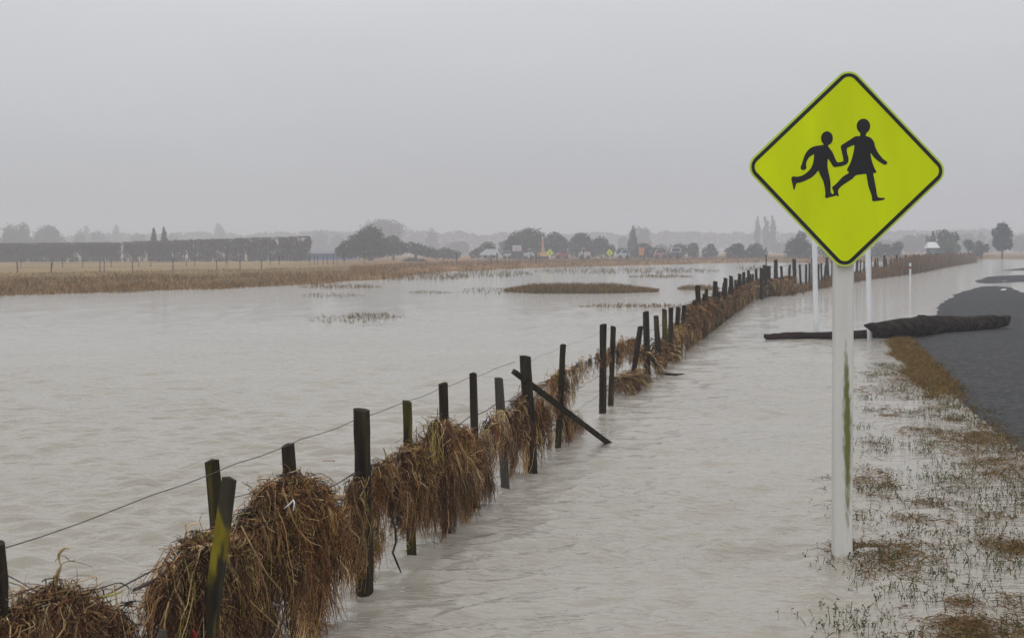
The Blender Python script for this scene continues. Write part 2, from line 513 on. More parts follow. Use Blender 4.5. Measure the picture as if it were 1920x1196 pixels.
for (px, py, ln) in [(1897, 553, 1.5), (1881, 543, 1.7), (1884, 526.5, 2.4), (1891, 521.5, 2.6)]:
    c = gp(px, py, .05)
    dx = .34
    b = MB(); w = .11
    L = [(-w, -ln / 2), (w, -ln / 2), (w, ln / 2), (-w, ln / 2)]
    b.add([(c.x + a + dx * q, c.y + q, .056) for a, q in L], [(0, 1, 2, 3)])
    tag(b.build('road_marking', MT['marking']), kind='structure')

# the crossing road far away
for (x0, x1, y) in [(960, 1330, 256.0)]:
    a, b_ = at(x0, 480, y), at(x1, 480, y)
    mb = MB().box((a.x, y - 3, .10), (b_.x, y + 3, GROUND + .10))
    tag(mb.build('crossroad', MT['farroad']), kind='structure')
a, b_ = at(1855, 480, 268), at(2200, 480, 268)
tag(MB().box((a.x, 261, .1), (b_.x, 272, GROUND + .02)).build('far_road', MT['farroad']), kind='structure')

# ------------------------------------------------------------------ blades, strands, leaves
def ribbons(P, width, col, taper=True):
    """P (n,s,3) paths -> ribbon verts, faces, colours"""
    n, s, _ = P.shape
    T = np.gradient(P, axis=1)
    T /= np.linalg.norm(T, axis=2, keepdims=True) + 1e-9
    ref = rng.normal(size=(n, 1, 3)); ref[..., 2] *= .3
    B = np.cross(T, ref); B /= np.linalg.norm(B, axis=2, keepdims=True) + 1e-9
    w = np.broadcast_to(np.asarray(width).reshape(-1, 1, 1), (n, 1, 1)) * .5
    if taper:
        w = w * (1 - .75 * np.linspace(0, 1, s) ** 2)[None, :, None]
    Vv = np.stack([P - B * w, P + B * w], 2).reshape(-1, 3)
    base = (np.arange(n)[:, None] * s + np.arange(s - 1)[None]).ravel() * 2
    F = np.stack([base, base + 1, base + 3, base + 2], 1)
    return Vv, F, np.repeat(col, s * 2, 0)

def tubes(P, width, col):
    n, s, _ = P.shape
    T = np.gradient(P, axis=1)
    T /= np.linalg.norm(T, axis=2, keepdims=True) + 1e-9
    ref = rng.normal(size=(n, 1, 3))
    A = np.cross(T, ref); A /= np.linalg.norm(A, axis=2, keepdims=True) + 1e-9
    B = np.cross(T, A)
    w = np.asarray(width).reshape(-1, 1, 1) * .5 * (1 - .6 * np.linspace(0, 1, s) ** 2)[None, :, None]
    ring = [P + (A * math.cos(q) + B * math.sin(q)) * w for q in (0, 2.094, 4.189)]
    Vv = np.stack(ring, 2).reshape(-1, 3)
    b = (np.arange(n)[:, None] * s + np.arange(s - 1)[None]).ravel() * 3
    F = np.concatenate([np.stack([b + i, b + (i + 1) % 3, b + 3 + (i + 1) % 3, b + 3 + i], 1) for i in range(3)])
    return Vv, F, np.repeat(col, s * 3, 0)

def quads(P, size, col, flat=.0, aspect=1.0):
    """leaf-sized quads (diamonds) at points P with random orientation"""
    n = len(P)
    N = rng.normal(size=(n, 3)); N[:, 2] += flat * np.sign(N[:, 2]) ; N /= np.linalg.norm(N, axis=1, keepdims=True)
    A = np.cross(N, rng.normal(size=(n, 3))); A /= np.linalg.norm(A, axis=1, keepdims=True)
    B = np.cross(N, A)
    s = np.asarray(size).reshape(-1, 1)
    A, B = A * s * aspect, B * s
    Vv = np.stack([P - A * .5, P - B * .35, P + A * .5, P + B * .35], 1).reshape(-1, 3)
    F = np.arange(n * 4).reshape(n, 4)
    return Vv, F, np.repeat(col, 4, 0)

def palette(cols, w, n, jit=.25):
    cols = np.array(cols)
    i = rng.choice(len(cols), n, p=np.array(w) / np.sum(w))
    return cols[i] * (1 + rng.uniform(-jit, jit, (n, 1)))

class Acc:
    def __init__(s): s.V, s.F, s.c, s.n = [], [], [], 0
    def add(s, t):
        V, F, c = t
        s.V.append(V); s.F.append(F + s.n); s.c.append(c); s.n += len(V)
        return s
    def build(s, name, m, parent=None):
        ks = {f.shape[1] for f in s.F}
        return mesh_np(name, np.concatenate(s.V), [np.concatenate([f for f in s.F if f.shape[1] == k]) for k in ks], m, parent, col=np.concatenate(s.c))

# ------------------------------------------------------------------ the school sign
SIGN_D = 8.33
base = gp(1578.5, 1043)
sign = empty('warning_sign', (base.x, base.y, 0), 'yellow green diamond warning sign with two running children on a white post', 'road sign')
pd_ = base.y - .075
C0 = (1587.5, 317.0)
def rdiam(h, r, seg=10):
    out = []
    a0 = R(1.4)
    for k in range(4):
        an = a0 + k * math.pi / 2
        cxk, cyk = C0[0] + (h - r * math.sqrt(2)) * math.sin(an), C0[1] - (h - r * math.sqrt(2)) * math.cos(an)
        for j in range(seg + 1):
            q = an - math.pi / 4 + math.pi / 2 * j / seg
            out.append((cxk + r * math.sin(q), cyk - r * math.cos(q)))
    return out
def w2(p): v = at(p[0], p[1], pd_); return (v.x, v.z)
panel = MB().prism([w2(p) for p in rdiam(194, 27)], pd_ - .002, pd_ + .002).build('panel', MT['lime_rim'], sign)
H = 194
face = MB().prism([w2(p) for p in rdiam(H - 3.6 * 1.414, 23.4)], pd_ - .0032, pd_ - .0021).build('face_sheeting', MT['sign'], panel)
o1, o2 = rdiam(H - 3.8 * 1.414, 23.2), rdiam(H - 10.6 * 1.414, 15)
mb = MB()
n = len(o1)
vs = [(*w2(p),) for p in o1] + [(*w2(p),) for p in o2]
vs3 = [(x, pd_ - .0046, z) for x, z in vs] + [(x, pd_ - .0034, z) for x, z in vs]
fs = []
for i in range(n):
    j = (i + 1) % n
    fs += [(i, j, n + j, n + i), (2 * n + i, 3 * n + i, 3 * n + j, 2 * n + j), (i, 2 * n + i, 2 * n + j, j), (n + i, n + j, 3 * n + j, 3 * n + i)]
mb.add(vs3, fs); mb.build('border', MT['black'], panel)
def smooth_poly(P, n=4, k=.5):
    P = np.array(P, float); out = []
    for i in range(len(P)):
        p0, p1, p2, p3 = P[i - 1], P[i], P[(i + 1) % len(P)], P[(i + 2) % len(P)]
        for t in np.arange(n) / n:
            m1, m2 = (p2 - p0) * k * .8, (p3 - p1) * k * .8
            L = np.linalg.norm(p2 - p1)
            for m in (m1, m2):
                q = np.linalg.norm(m)
                if q > L: m *= L / q
            t2, t3 = t * t, t * t * t
            out.append((2 * t3 - 3 * t2 + 1) * p1 + (t3 - 2 * t2 + t) * m1 + (-2 * t3 + 3 * t2) * p2 + (t3 - t2) * m2)
    return out
def zp(p): return (1470 + p[0] / 6.643, 210 + p[1] / 6.643)
boy = [(490, 395), (488, 412), (400, 425), (350, 440), (300, 475), (262, 530), (238, 590), (220, 650), (205, 690), (210, 715), (238, 727), (266, 717), (278, 692), (272, 660), (282, 615), (310, 570), (345, 545), (372, 530), (372, 560), (362, 630), (340, 690), (310, 730), (265, 770), (220, 795), (160, 808), (110, 805), (90, 825), (92, 850), (105, 905), (118, 968), (128, 970), (140, 935), (155, 890), (210, 878), (290, 845), (345, 815), (390, 775), (425, 735), (450, 790), (485, 860), (505, 940), (513, 1010), (510, 1060), (525, 1075), (570, 1062), (636, 1047), (600, 1022), (580, 1000), (578, 900), (570, 830), (550, 740), (540, 680), (543, 590), (560, 600), (600, 665), (625, 690), (690, 680), (737, 669), (734, 614), (718, 622), (665, 628), (640, 590), (600, 500), (550, 432), (548, 398)]
girl = [(950, 262), (945, 302), (890, 305), (840, 335), (770, 380), (715, 415), (705, 440), (718, 500), (735, 580), (738, 614), (741, 668), (785, 645), (802, 605), (798, 560), (783, 510), (783, 455), (820, 435), (872, 415), (870, 470), (850, 560), (825, 635), (785, 715), (785, 735), (803, 745), (800, 765), (740, 800), (695, 845), (650, 895), (600, 935), (598, 950), (618, 1000), (612, 1030), (640, 1043), (655, 1040), (670, 1055), (682, 1045), (672, 1010), (675, 970), (715, 925), (780, 880), (850, 835), (895, 790), (1000, 775), (1022, 775), (1035, 850), (1050, 930), (1075, 1000), (1093, 1060), (1100, 1110), (1160, 1110), (1230, 1098), (1258, 1082), (1245, 1072), (1185, 1068), (1160, 1050), (1145, 960), (1125, 850), (1110, 765), (1138, 762), (1148, 745), (1120, 690), (1090, 600), (1078, 515), (1120, 570), (1180, 620), (1255, 662), (1285, 628), (1230, 585), (1170, 510), (1135, 440), (1120, 380), (1095, 340), (1060, 315), (1015, 300), (1022, 262)]
for P, (hx, hy, rx, ry), lb in ((boy, (533, 330, 74, 86), 'black silhouette of the smaller running child'), (girl, (987, 180, 84, 93), 'black silhouette of the taller child in a skirt')):
    mb = MB()
    mb.prism([w2(zp(p)) for p in smooth_poly(P, 3)], pd_ - .0045, pd_ - .0034)
    mb.prism([w2(zp((hx + rx * math.cos(t), hy + ry * math.sin(t)))) for t in np.linspace(0, 2 * math.pi, 40, endpoint=False)], pd_ - .0048, pd_ - .0034)
    mb.build('child_silhouette', MT['black'], panel)['label'] = lb
# post: square timber with chamfered edges, dense grid so that stain lives on it
hw, ch = .0475, .009
prof = []
for (a, b) in [((-hw + ch, -hw), (hw - ch, -hw)), ((hw, -hw + ch), (hw, hw - ch)), ((hw - ch, hw), (-hw + ch, hw)), ((-hw, hw - ch), (-hw, -hw + ch))]:
    for t in np.linspace(0, 1, 22 if a[1] == -hw and b[1] == -hw else 4):
        prof.append((a[0] + (b[0] - a[0]) * t, a[1] + (b[1] - a[1]) * t))
prof = np.array(prof)
zs = np.linspace(-.35, 2.36, 380)
lean = (at(1581, 500, base.y).x - base.x) / 1.52
Vp = np.zeros((len(zs), len(prof), 3))
Vp[..., 0] = base.x + prof[None, :, 0] + zs[:, None] * lean
Vp[..., 1] = base.y + prof[None, :, 1]
Vp[..., 2] = zs[:, None]
m_ = len(prof)
F = grid_faces(len(zs), m_ + 0)
i = np.arange(len(zs) - 1) * m_
F = np.concatenate([F, np.stack([i + m_ - 1, i, i + m_, i + 2 * m_ - 1], 1)])
zz = np.repeat(zs[:, None], m_, 1); xx = np.repeat(prof[None, :, 0], len(zs), 0); yy = np.repeat(prof[None, :, 1], len(zs), 0)
cen = np.interp(zz, [.1, .3, .7, 1.05, 1.3], [.020, .019, .016, .006, .004])
wid = np.interp(zz, [.0, .15, .3, .55, .75, .9, 1.05, 1.15], [.005, .013, .018, .024, .024, .018, .012, .003])
st = np.exp(-((xx - cen) / (wid + 1e-4)) ** 2) * np.interp(zz, [0, .12, .4, .6, .95, 1.1, 1.25], [.05, .35, .8, 1, .9, .5, 0]) * (yy < -.03)
dirt = .25 * np.exp(-((zz - .06) / .09) ** 2) * 1.4 + .38 * np.exp(-((xx - .0) / .02) ** 2 - ((zz - 1.32) / .12) ** 2) + .6 * np.exp(-((xx + .035) / .008) ** 2 - ((zz - .985 - (xx + .035) * 2) / .018) ** 2) + .42 * np.exp(-((zz - .235) / .015) ** 2) * (np.abs(xx) < .04)
mesh_np('post', Vp.reshape(-1, 3), F, MT['post'], sign, attrs={'stain': st, 'dirt': dirt})
for dz in (-.22, .22):
    zc = at(*C0, pd_).z + dz
    MB().box((base.x - .09, pd_ + .0025, zc - .018), (base.x + .09, pd_ + .022, zc + .018)).build('bracket', MT['grey'], sign)

# the two white posts behind
for (pb, pt, d, lb) in [((1530.5, 634), (1526.0, 395), 29.7, 'slim white post standing behind the dark floating plank'),
                        ((1631, 636), (1626.3, 395), 28.35, 'slim white post with the pointed log tip across its foot')]:
    a, b = at(*pb, d), at(*pt, d)
    t = empty('white_post', (a.x, d, 0), lb, 'post', 'white posts by the floating log')
    k = (b.x - a.x) / (b.z - a.z)
    P = [(a.x + k * z, d, z) for z in (-.4, .3, 1.0, 1.7, 2.38)]
    MB().tube(P, .048, 14).build('shaft', MT['white'], t, smooth=True)
    MB().tube([(a.x + k * 2.381, d, 2.381), (a.x + k * 2.381, d, 2.40)], [.05, .042], 14).build('cap', MT['grey'], t)
# edge marker
a = gp(1706.5, 517)
t = empty('marker_post', (a.x, a.y, 0), 'short white edge marker post with red band in the far flooded lane', 'marker post')
MB().box((a.x - .055, a.y - .03, -.2), (a.x + .055, a.y + .03, .78)).build('body', MT['white'], t)
MB().box((a.x - .058, a.y - .033, .42), (a.x + .058, a.y + .033, .58)).build('band', MT['red'], t)

# ------------------------------------------------------------------ log and plank
def loft_log(name, spec, mt, parent, ridge, seed, flat=1.0):
    spec = np.array(spec, float)                    # px, py, r_px, depth
    t = np.linspace(0, 1, 90); s0 = np.linspace(0, 1, len(spec))
    q = np.stack([np.interp(t, s0, spec[:, i]) for i in range(4)], 1)
    for i in range(3):
        q[:, i] = np.convolve(np.pad(q[:, i], 2, 'edge'), np.ones(5) / 5, 'valid')
    K = 28; V = []
    for i, (px, py, r, d) in enumerate(q):
        c = at(px, py, d); rr = r * d / FPX
        for j in range(K):
            an = 2 * math.pi * j / K
            f = 1 + ridge * (vnoise(np.array(j * .9), np.array(i * .08), seed) - .5) + ridge * 1.1 * (vnoise(np.array(j * .35 + 20), np.array(i * .35), seed + 1) - .5)
            V.append((c.x, c.y + rr * f * math.cos(an) * flat, c.z + rr * f * math.sin(an)))
    V = np.array(V)
    i = np.arange(89)[:, None] * K
    j = np.arange(K)[None]
    F = np.stack([i + j, i + (j + 1) % K, i + K + (j + 1) % K, i + K + j], -1).reshape(-1, 4)
    caps = [np.arange(K)[None, ::-1], (89 * K + np.arange(K))[None]]
    return mesh_np(name, V, [F] + caps, mt, parent, smooth=True)
lg = empty('driftwood_log', gp(1760, 632), 'thick dark rotten log washed across the wet road edge', 'log')
loft_log('trunk', [(1620, 610, 1.5, 28.0), (1625, 611, 4, 28.0), (1634, 613, 9, 28.1), (1646, 619.5, 15, 28.3), (1680, 616, 17.5, 28.7), (1725, 612, 18.5, 29.2), (1766, 611, 18, 29.7), (1806, 609, 16.5, 30.2), (1850, 605, 13.5, 30.8), (1880, 602, 11, 31.2), (1890, 600.5, 9.5, 31.4), (1893, 599, 7, 31.45)], MT['log'], lg, .18, 3)
for q0, q1, d_, r0 in [((1722, 596), (1736, 591.5), 29.2, .06), ((1884, 597), (1896, 594), 31.3, .07)]:
    MB().tube([at(*q0, d_), at(*q1, d_)], [r0, .012], 6).build('broken_branch', MT['log'], lg)
pk = empty('driftwood_plank', gp(1530, 638), 'long thin dark timber floating left of the thick log', 'plank')
loft_log('timber', [(1432, 630, 3, 28.7), (1439, 632.5, 6, 28.7), (1470, 632, 7.6, 28.75), (1530, 630, 8, 28.8), (1590, 629, 8, 28.85), (1640, 627, 9, 29.0), (1672, 628, 5, 29.3)], MT['plank'], pk, .3, 8)

# ------------------------------------------------------------------ road-side fence
def post_mesh(a, b, w, kind, seed):
    """a timber from a to b (vectors); kind 'round' or 'square'; rough top"""
    r = np.random.default_rng(seed)
    ax = (b - a); L = ax.length; ax.normalize()
    e1 = ax.cross(Vector((0, 1, 0))).normalized(); e2 = ax.cross(e1)
    tw = r.uniform(-.5, .5)
    if kind == 'round':
        sec = [(math.cos(t), math.sin(t)) for t in np.linspace(0, 2 * math.pi, 14, endpoint=False)]
        sec = [(x * .5, y * .5) for x, y in sec]
    else:
        q = .38
        sec = [(-.5, -q + .06), (-.44, -q), (.44, -q), (.5, -q + .06), (.5, q - .06), (.44, q), (-.44, q), (-.5, q - .06)]
    V, Fs = [], []
    ns = 12; K = len(sec)
    cut = r.uniform(-.12, .12, 2)
    for i in range(ns + 1):
        t = i / ns
        for (x, y) in sec:
            xr, yr = x * math.cos(tw) - y * math.sin(tw), x * math.sin(tw) + y * math.cos(tw)
            sc = w * (1 + .05 * math.sin(t * 9 + seed) + .03 * r.normal()) * (1.04 - .08 * t)
            h = t * L + (w * (cut[0] * x + cut[1] * y) * 2 if i == ns else 0)
            V.append(a + ax * h + e1 * xr * sc + e2 * yr * sc)
    for i in range(ns):
        for j in range(K):
            Fs.append((i * K + j, i * K + (j + 1) % K, (i + 1) * K + (j + 1) % K, (i + 1) * K + j))
    V.append(b + ax * .008); top = len(V) - 1
    for j in range(K):
        Fs.append((ns * K + j, ns * K + (j + 1) % K, top))
    return V, Fs

fence = empty('roadside_fence', (fence_x(4.1), 4.1, 0), 'old wire fence of dark wooden posts hung with flood debris beside the road', 'fence')
PX2D = lambda px: 6347.0 / (1530 - px)
def fpost(d, pb, pt, wpx, kind, mt, seed, label=None):
    a, b = at(*pb, d), at(*pt, d)
    ax = (b - a).normalized()
    a = a - ax * max(0, (a.z + .35) / max(ax.z, .2))
    V, Fs = post_mesh(a, b, wpx * d / FPX, kind, seed)
    mb = MB(); mb.add(V, Fs)
    o = mb.build('post' if kind == 'round' else 'batten', MT[mt], fence, smooth=False)
    if label: o['label'] = label
    return o
fp = [
    (4.15, (-14, 1196), (-22, 1018), 62, 'round', 'wood', None),
    (5.80, (422, 1150), (397, 864), 25, 'square', 'wood_olive', 'batten leaning back behind the yellow lichened one'),
    (5.30, (390, 1196), (430, 897), 26, 'square', 'wood_moss', 'leaning batten coated in yellow lichen'),
    (6.62, (556, 1150), (540, 834), 24, 'square', 'wood', None),
    (7.45, (684, 1118), (678, 768), 33, 'round', 'wood', 'thick post standing tallest in the near row'),
    (8.28, (772, 1045), (763, 753), 17, 'square', 'wood_olive', None),
    (9.11, (838, 1000), (831, 719), 15, 'square', 'wood', None),
    (9.94, (893, 950), (887, 700), 14, 'square', 'wood', None),
    (10.77, (949, 940), (935, 709), 15, 'square', 'wood_grey', 'greyer batten with a bare foot in the water'),
    (11.5, (997, 890), (985, 668), 23, 'round', 'wood', 'thick post carrying the slanting stay'),
    (13.0, (1049, 785), (1056, 646), 10, 'square', 'wood', None),
    (15.8, (1130, 775), (1131, 608), 13.5, 'round', 'wood', None),
    (16.4, (1145, 765), (1150, 612), 9, 'square', 'wood_olive', None),
    (18.4, (1186, 712), (1201, 612), 9, 'square', 'wood', 'slim batten leaning towards the road post'),
    (19.9, (1214, 712), (1211, 584), 12, 'round', 'wood', None),
    (21.2, (1236, 690), (1230, 592), 9, 'square', 'wood', None),
    (22.2, (1247, 685), (1246, 580), 9, 'square', 'wood_olive', None),
    (23.1, (1257, 677), (1258, 577), 8, 'square', 'wood', None),
    (24.0, (1266, 670), (1272, 576), 8, 'square', 'wood', None),
    (24.9, (1275, 664), (1283, 573), 7, 'square', 'wood', None),
    (27.6, (1302, 648), (1303, 563), 10, 'round', 'wood', None),
]
for i, (d, pb, pt, w, k, mt, lb) in enumerate(fp):
    fpost(d, pb, pt, w, k, mt, 100 + i, lb)
a, b = at(964, 697, 11.25), gp(1141, 831)
b2 = b + (b - a).normalized() * .12
V, Fs = post_mesh(b2, a, .042, 'square', 77)
mb = MB(); mb.add(V, Fs); mb.build('stay', MT['wood'], fence)['label'] = 'long slanting timber stay dipping into the water'
r_ = np.random.default_rng(9)
dd = 28.6; k = 0
while dd < 55:
    x = float(fence_x(dd)) + .04; h = r_.uniform(.68, .90) if k % 5 else .98
    hl = r_.normal(0, .05)
    V, Fs = post_mesh(Vector((x - hl * .3, dd, -.35)), Vector((x + hl, dd, h)), .06 if k % 5 else .1, 'round' if k % 5 == 0 else 'square', 300 + k)
    mb = MB(); mb.add(V, Fs); mb.build('post' if k % 5 == 0 else 'batten', MT['wood'], fence)
    dd += r_.uniform(.55, .85); k += 1
# corner strainers, some close together, and the tall thin pole
for j, (px, top, d, w) in enumerate([(1428, 503, 52.5, .13), (1434, 497, 54.5, .14), (1441, 499, 55.5, .16)]):
    a, b = at(px, 560, d), at(px, top, d)
    V, Fs = post_mesh(Vector((a.x, d, -.35)), b, w, 'round', 500 + j)
    mb = MB(); mb.add(V, Fs); mb.build('post', MT['wood'], fence)
a, b = at(1437, 560, 55), at(1436.5, 478, 55)
MB().tube([(a.x, 55, -.3), b], .02, 6).build('pole', MT['wood'], fence)
# wires
def wire(z0, dA, dB, sag, seed, r=.0022, side=-.03):
    w_ = np.random.default_rng(seed); P = []
    ds = np.arange(dA, dB, .25)
    for d in ds:
        ph = ((d - 4.15) % .83) / .83
        P.append((float(fence_x(d)) + side, d, z0 - sag * 4 * ph * (1 - ph) + w_.normal(0, .0025)))
    return MB().tube(P, r, 5).build('wire', MT['wire'], fence, smooth=True)
wire(.825, 4.15, 11.6, .01, 1, .0017)
wire(.80, 11.6, 27, .02, 6, .0011)
wire(.585, 4.15, 52, .02, 2, .003)
wire(.38, 5.2, 52, .02, 3, .002)
wire(.19, 5.2, 52, .02, 4, .002)

# ------------------------------------------------------------------ flood debris on the fence
BROWN = [(.18, .080, .033), (.31, .178, .076), (.095, .040, .018), (.52, .36, .18), (.028, .015, .009), (.32, .25, .06)]
BW = [.30, .20, .22, .08, .17, .04]
def zof(px, y, d): return at(px, y, d).z
def debris(name, prof, count, width, label, seed, thick=.09, segs=9, shape=tubes, cols=BROWN, wts=BW, parent_kind=None, dfun=PX2D, zmin=-.02, lens=(.10, .66), fp=1.9, gap=.515, side_p=.62, lock=20, tangle=.40, drop=.042):
    """prof: (px, ytop, ybot, density) along the fence; strands draped over the wire and hanging from it"""
    r = np.random.default_rng(seed)
    P = np.array(prof, float)
    d = np.array([dfun(p) for p in P[:, 0]])
    zt = np.array([zof(p, y, q) for (p, y, _, _), q in zip(prof, d)])
    zt = zt - drop
    zb = np.array([max(zmin, zof(p, y, q)) for (p, _, y, _), q in zip(prof, d)])
    g = np.linspace(d[0], d[-1], 400)
    w = np.interp(g, d, P[:, 3]) * (.08 + np.interp(g, d, zt - zb))
    lump = .15 + 1.7 * fbm(g * 6.0, g * 0, seed, 3)
    cdf = np.cumsum(w * lump); cdf /= cdf[-1]
    # locks of strands that hang together, then the strands of each lock, then single strays
    nl = max(30, count // lock)
    ls = np.interp(r.random(nl), cdf, g)
    lT, lB = np.interp(ls, d, zt), np.interp(ls, d, zb)
    lT = lT + .06 * (fbm(ls * 9, ls * 0 + 3, seed + 3, 3) - .55)
    lh = np.maximum(lT - lB, .05)
    lf = r.random(nl) ** fp * .85
    lz = lT - lf * lh
    gm = fbm(ls * 11, lz * 6, seed + 20, 2)
    kk = r.random(nl) < np.clip((gm - gap) * 12 + .5, .01, 1) + (lf < .12) * .35
    ls, lB, lh, lf, lz = ls[kk], lB[kk], lh[kk], lf[kk], lz[kk]
    nl = len(ls)
    lside = np.where(r.random(nl) < side_p, 1, -1)
    lL = r.uniform(lens[0], lens[1], nl) * r.uniform(.4, 1.3, nl)
    ldr = r.normal(0, .30, nl); lkick = r.normal(0, .05, nl); lw = r.uniform(3, 12, nl); lph = r.random(nl) * 6
    lcol = palette(cols, wts, nl, .25) * r.uniform(.25, 1.7, (nl, 1))
    ltg = r.random(nl) < tangle
    lang, lcurl = r.uniform(-1.5, .7, nl), r.normal(0, 1.5, nl)
    n = count
    k = r.integers(0, nl, n)
    stray = r.random(n) < .30
    sprd = np.where(stray, .05, r.uniform(.004, .018, n))
    s = ls[k] + r.normal(0, 1, n) * sprd
    z0 = lz[k] + r.normal(0, 1, n) * sprd * 1.2
    f = lf[k]; side = lside[k]
    L = lL[k] * r.uniform(.25, 1.15, n)
    L = np.minimum(L, (z0 - lB[k]) * r.uniform(.45, 1.2, n) + .02)
    t = np.linspace(0, 1, segs)[None]
    bulge = thick * (.35 + .65 * np.sin(np.clip(f * 1.2 + .25, 0, 1) * math.pi))
    n0 = r.normal(0, .2, n) * bulge + side * bulge * f * .8
    rise = np.where(f < .2, r.uniform(.0, .05, n), r.uniform(0, .02, n))
    zz = z0[:, None] + rise[:, None] * np.sin(np.clip(t * 3, 0, 1) * math.pi) - L[:, None] * np.clip(t - .08, 0, 1) ** 1.15
    dr = (ldr[k] + r.normal(0, np.where(stray, .65, .24), n)) * (L + .05)
    kick = lkick[k] + r.normal(0, .015, n)
    wv = np.sin(t * (lw[k] + r.normal(0, .6, n))[:, None] + (lph[k] + r.normal(0, .4, n))[:, None])
    ss = s[:, None] + dr[:, None] * t ** 1.2 + kick[:, None] * np.sin(t * math.pi) * .7 + .010 * wv * (L * 2.5)[:, None].clip(.2, 1)
    nn = n0[:, None] + side[:, None] * (bulge * r.uniform(.1, .9, n))[:, None] * np.sin(np.clip(t * 1.2, 0, 1) * math.pi / 2)
    nn = nn + .007 * np.sin(t * r.uniform(3, 14, n)[:, None] + r.random(n)[:, None] * 6)
    # tangles: some locks run crosswise, curling
    tg = ltg[k] | (r.random(n) < .10)
    cl = r.uniform(.04, .20, n)
    th = (lang[k] + r.normal(0, .55, n))[:, None] + (lcurl[k] + r.normal(0, .5, n))[:, None] * t
    zz2 = z0[:, None] + np.cumsum(np.sin(th), 1) * cl[:, None] / segs
    ss2 = s[:, None] + np.cumsum(np.cos(th), 1) * cl[:, None] / segs * np.where(lph[k] > 3, 1, -1)[:, None]
    zz = np.where(tg[:, None], zz2, zz); ss = np.where(tg[:, None], ss2, ss)
    zz = np.minimum(zz, (lT[kk][k] + np.where(r.random(n) < .05, .11, (.008 + .06 * r.random(nl) ** 2)[k]))[:, None])
    ss = np.clip(ss, d[0] - .02 - .04 * r.random((n, 1)), d[-1] + .02 + .04 * r.random((n, 1)))
    zz = np.maximum(zz, zmin)
    Pth = np.stack([fence_x(ss) + nn, ss - nn * .19, zz], -1)
    c = np.where((r.random(n) < .28)[:, None], palette(cols, wts, n, .3), lcol[k] * r.uniform(.75, 1.25, (n, 1)))
    cl_ = fbm(s * 6, z0 * 6, seed + 8, 2)[:, None]
    c = c * (1 + np.array([.25, .05, -.25])[None] * (cl_ - .5) * 2)
    straw = r.random(n) < .035
    wd = r.uniform(.5, 1.5, n) * width * np.where(straw, 2.2, 1)
    c = np.where(straw[:, None], palette([(.48, .34, .17), (.36, .25, .11), (.30, .26, .08)], [.4, .4, .2], n), c)
    V, F, cc = shape(Pth, wd, c)
    return V, F, cc
def debris_thing(name, label, group='clumps of flood debris on the fence', **kw):
    V, F, c = debris(name, label=label, **kw)
    o = mesh_np(name, V, F, MT['strand'], None, col=c)
    return tag(o, label, 'flood debris', group)
heapA = debris_thing('debris_heap', 'tangled brown grass heap with an upright pale reed in it', prof=[(-110, 1110, 1900, 1), (-40, 1150, 1900, .8), (5, 1152, 1900, .7), (35, 1126, 1900, 1), (65, 1104, 1900, 1.3), (92, 1096, 1900, 1.3), (120, 1112, 1900, 1.2), (150, 1142, 1900, 1.2), (175, 1126, 1900, 1.2), (195, 1114, 1900, 1), (212, 1110, 1500, .5)], count=8820, width=.0032, seed=1, thick=.065)
debris_thing('debris_mat', 'tall shaggy debris mat behind the leaning yellow lichened batten', prof=[(288, 1088, 1125, .12), (303, 1074, 1150, .35), (318, 1052, 1200, .6), (338, 1020, 1400, .9), (365, 996, 1400, 1.2), (395, 988, 1400, 1.3), (425, 988, 1400, 1.3), (447, 978, 1400, 1.2), (462, 962, 1400, 1.2)], count=6370, width=.0032, seed=2, thick=.075)
debris_thing('debris_mat', 'widest domed debris mat draped over the batten left of the thick post', prof=[(450, 972, 1400, 1), (468, 940, 1400, 1.2), (488, 914, 1400, 1.3), (508, 900, 1400, 1.4), (532, 893, 1400, 1.4), (556, 896, 1400, 1.4), (578, 908, 1400, 1.3), (597, 928, 1400, 1.0), (612, 940, 1250, .7), (622, 945, 1150, .4)], count=9310, width=.0032, seed=3, thick=.10)
debris_thing('debris_mat', 'thin stringy debris hanging round the thick post', prof=[(628, 920, 1080, .5), (645, 905, 1100, .7), (660, 892, 1110, .7), (675, 890, 1110, .6), (690, 885, 1090, .7), (705, 870, 1060, .7), (722, 856, 1030, .5), (735, 850, 990, .4)], count=2058, width=.0032, seed=4, thick=.05, side_p=.4)
debris_thing('debris_mat', 'brown debris curtain falling from the mossy batten right of the thick post', prof=[(722, 864, 960, .3), (735, 850, 980, .7), (750, 834, 1000, 1.2), (765, 830, 1005, 1.3), (780, 836, 1000, 1.2), (795, 844, 980, .9), (805, 842, 960, .5)], count=3234, width=.0032, seed=5, thick=.08)
debris_thing('debris_mat', 'reddish domed debris curtain over the middle battens', prof=[(793, 826, 1000, .6), (803, 804, 1020, 1.0), (818, 790, 1035, 1.3), (835, 784, 1040, 1.3), (852, 788, 1030, 1.3), (868, 804, 1010, 1.1), (882, 820, 980, .9), (895, 820, 950, .7), (910, 812, 930, .5)], count=4508, width=.0032, seed=6, thick=.09)
debris_thing('debris_mat', 'debris mat on the post that carries the slanting stay', prof=[(902, 805, 890, .3), (918, 776, 890, .7), (930, 764, 870, .8), (945, 764, 865, .9), (960, 752, 900, 1.1), (975, 742, 915, 1.2), (990, 745, 910, 1.1), (1003, 732, 890, .7), (1015, 714, 850, .4)], count=3332, width=.0032, seed=7, thick=.08)
debris_thing('debris_garland', 'ragged garland of debris along the wire past the slanting stay', prof=[(1008, 716, 790, .8), (1030, 702, 770, .9), (1050, 692, 800, 1.4), (1068, 688, 770, .9), (1085, 678, 720, 1), (1105, 667, 700, 1), (1125, 656, 700, .9), (1132, 650, 690, .8)], count=1500, width=.0036, lock=9, seed=8, thick=.035, fp=3.5, lens=(.05, .38), gap=.45)
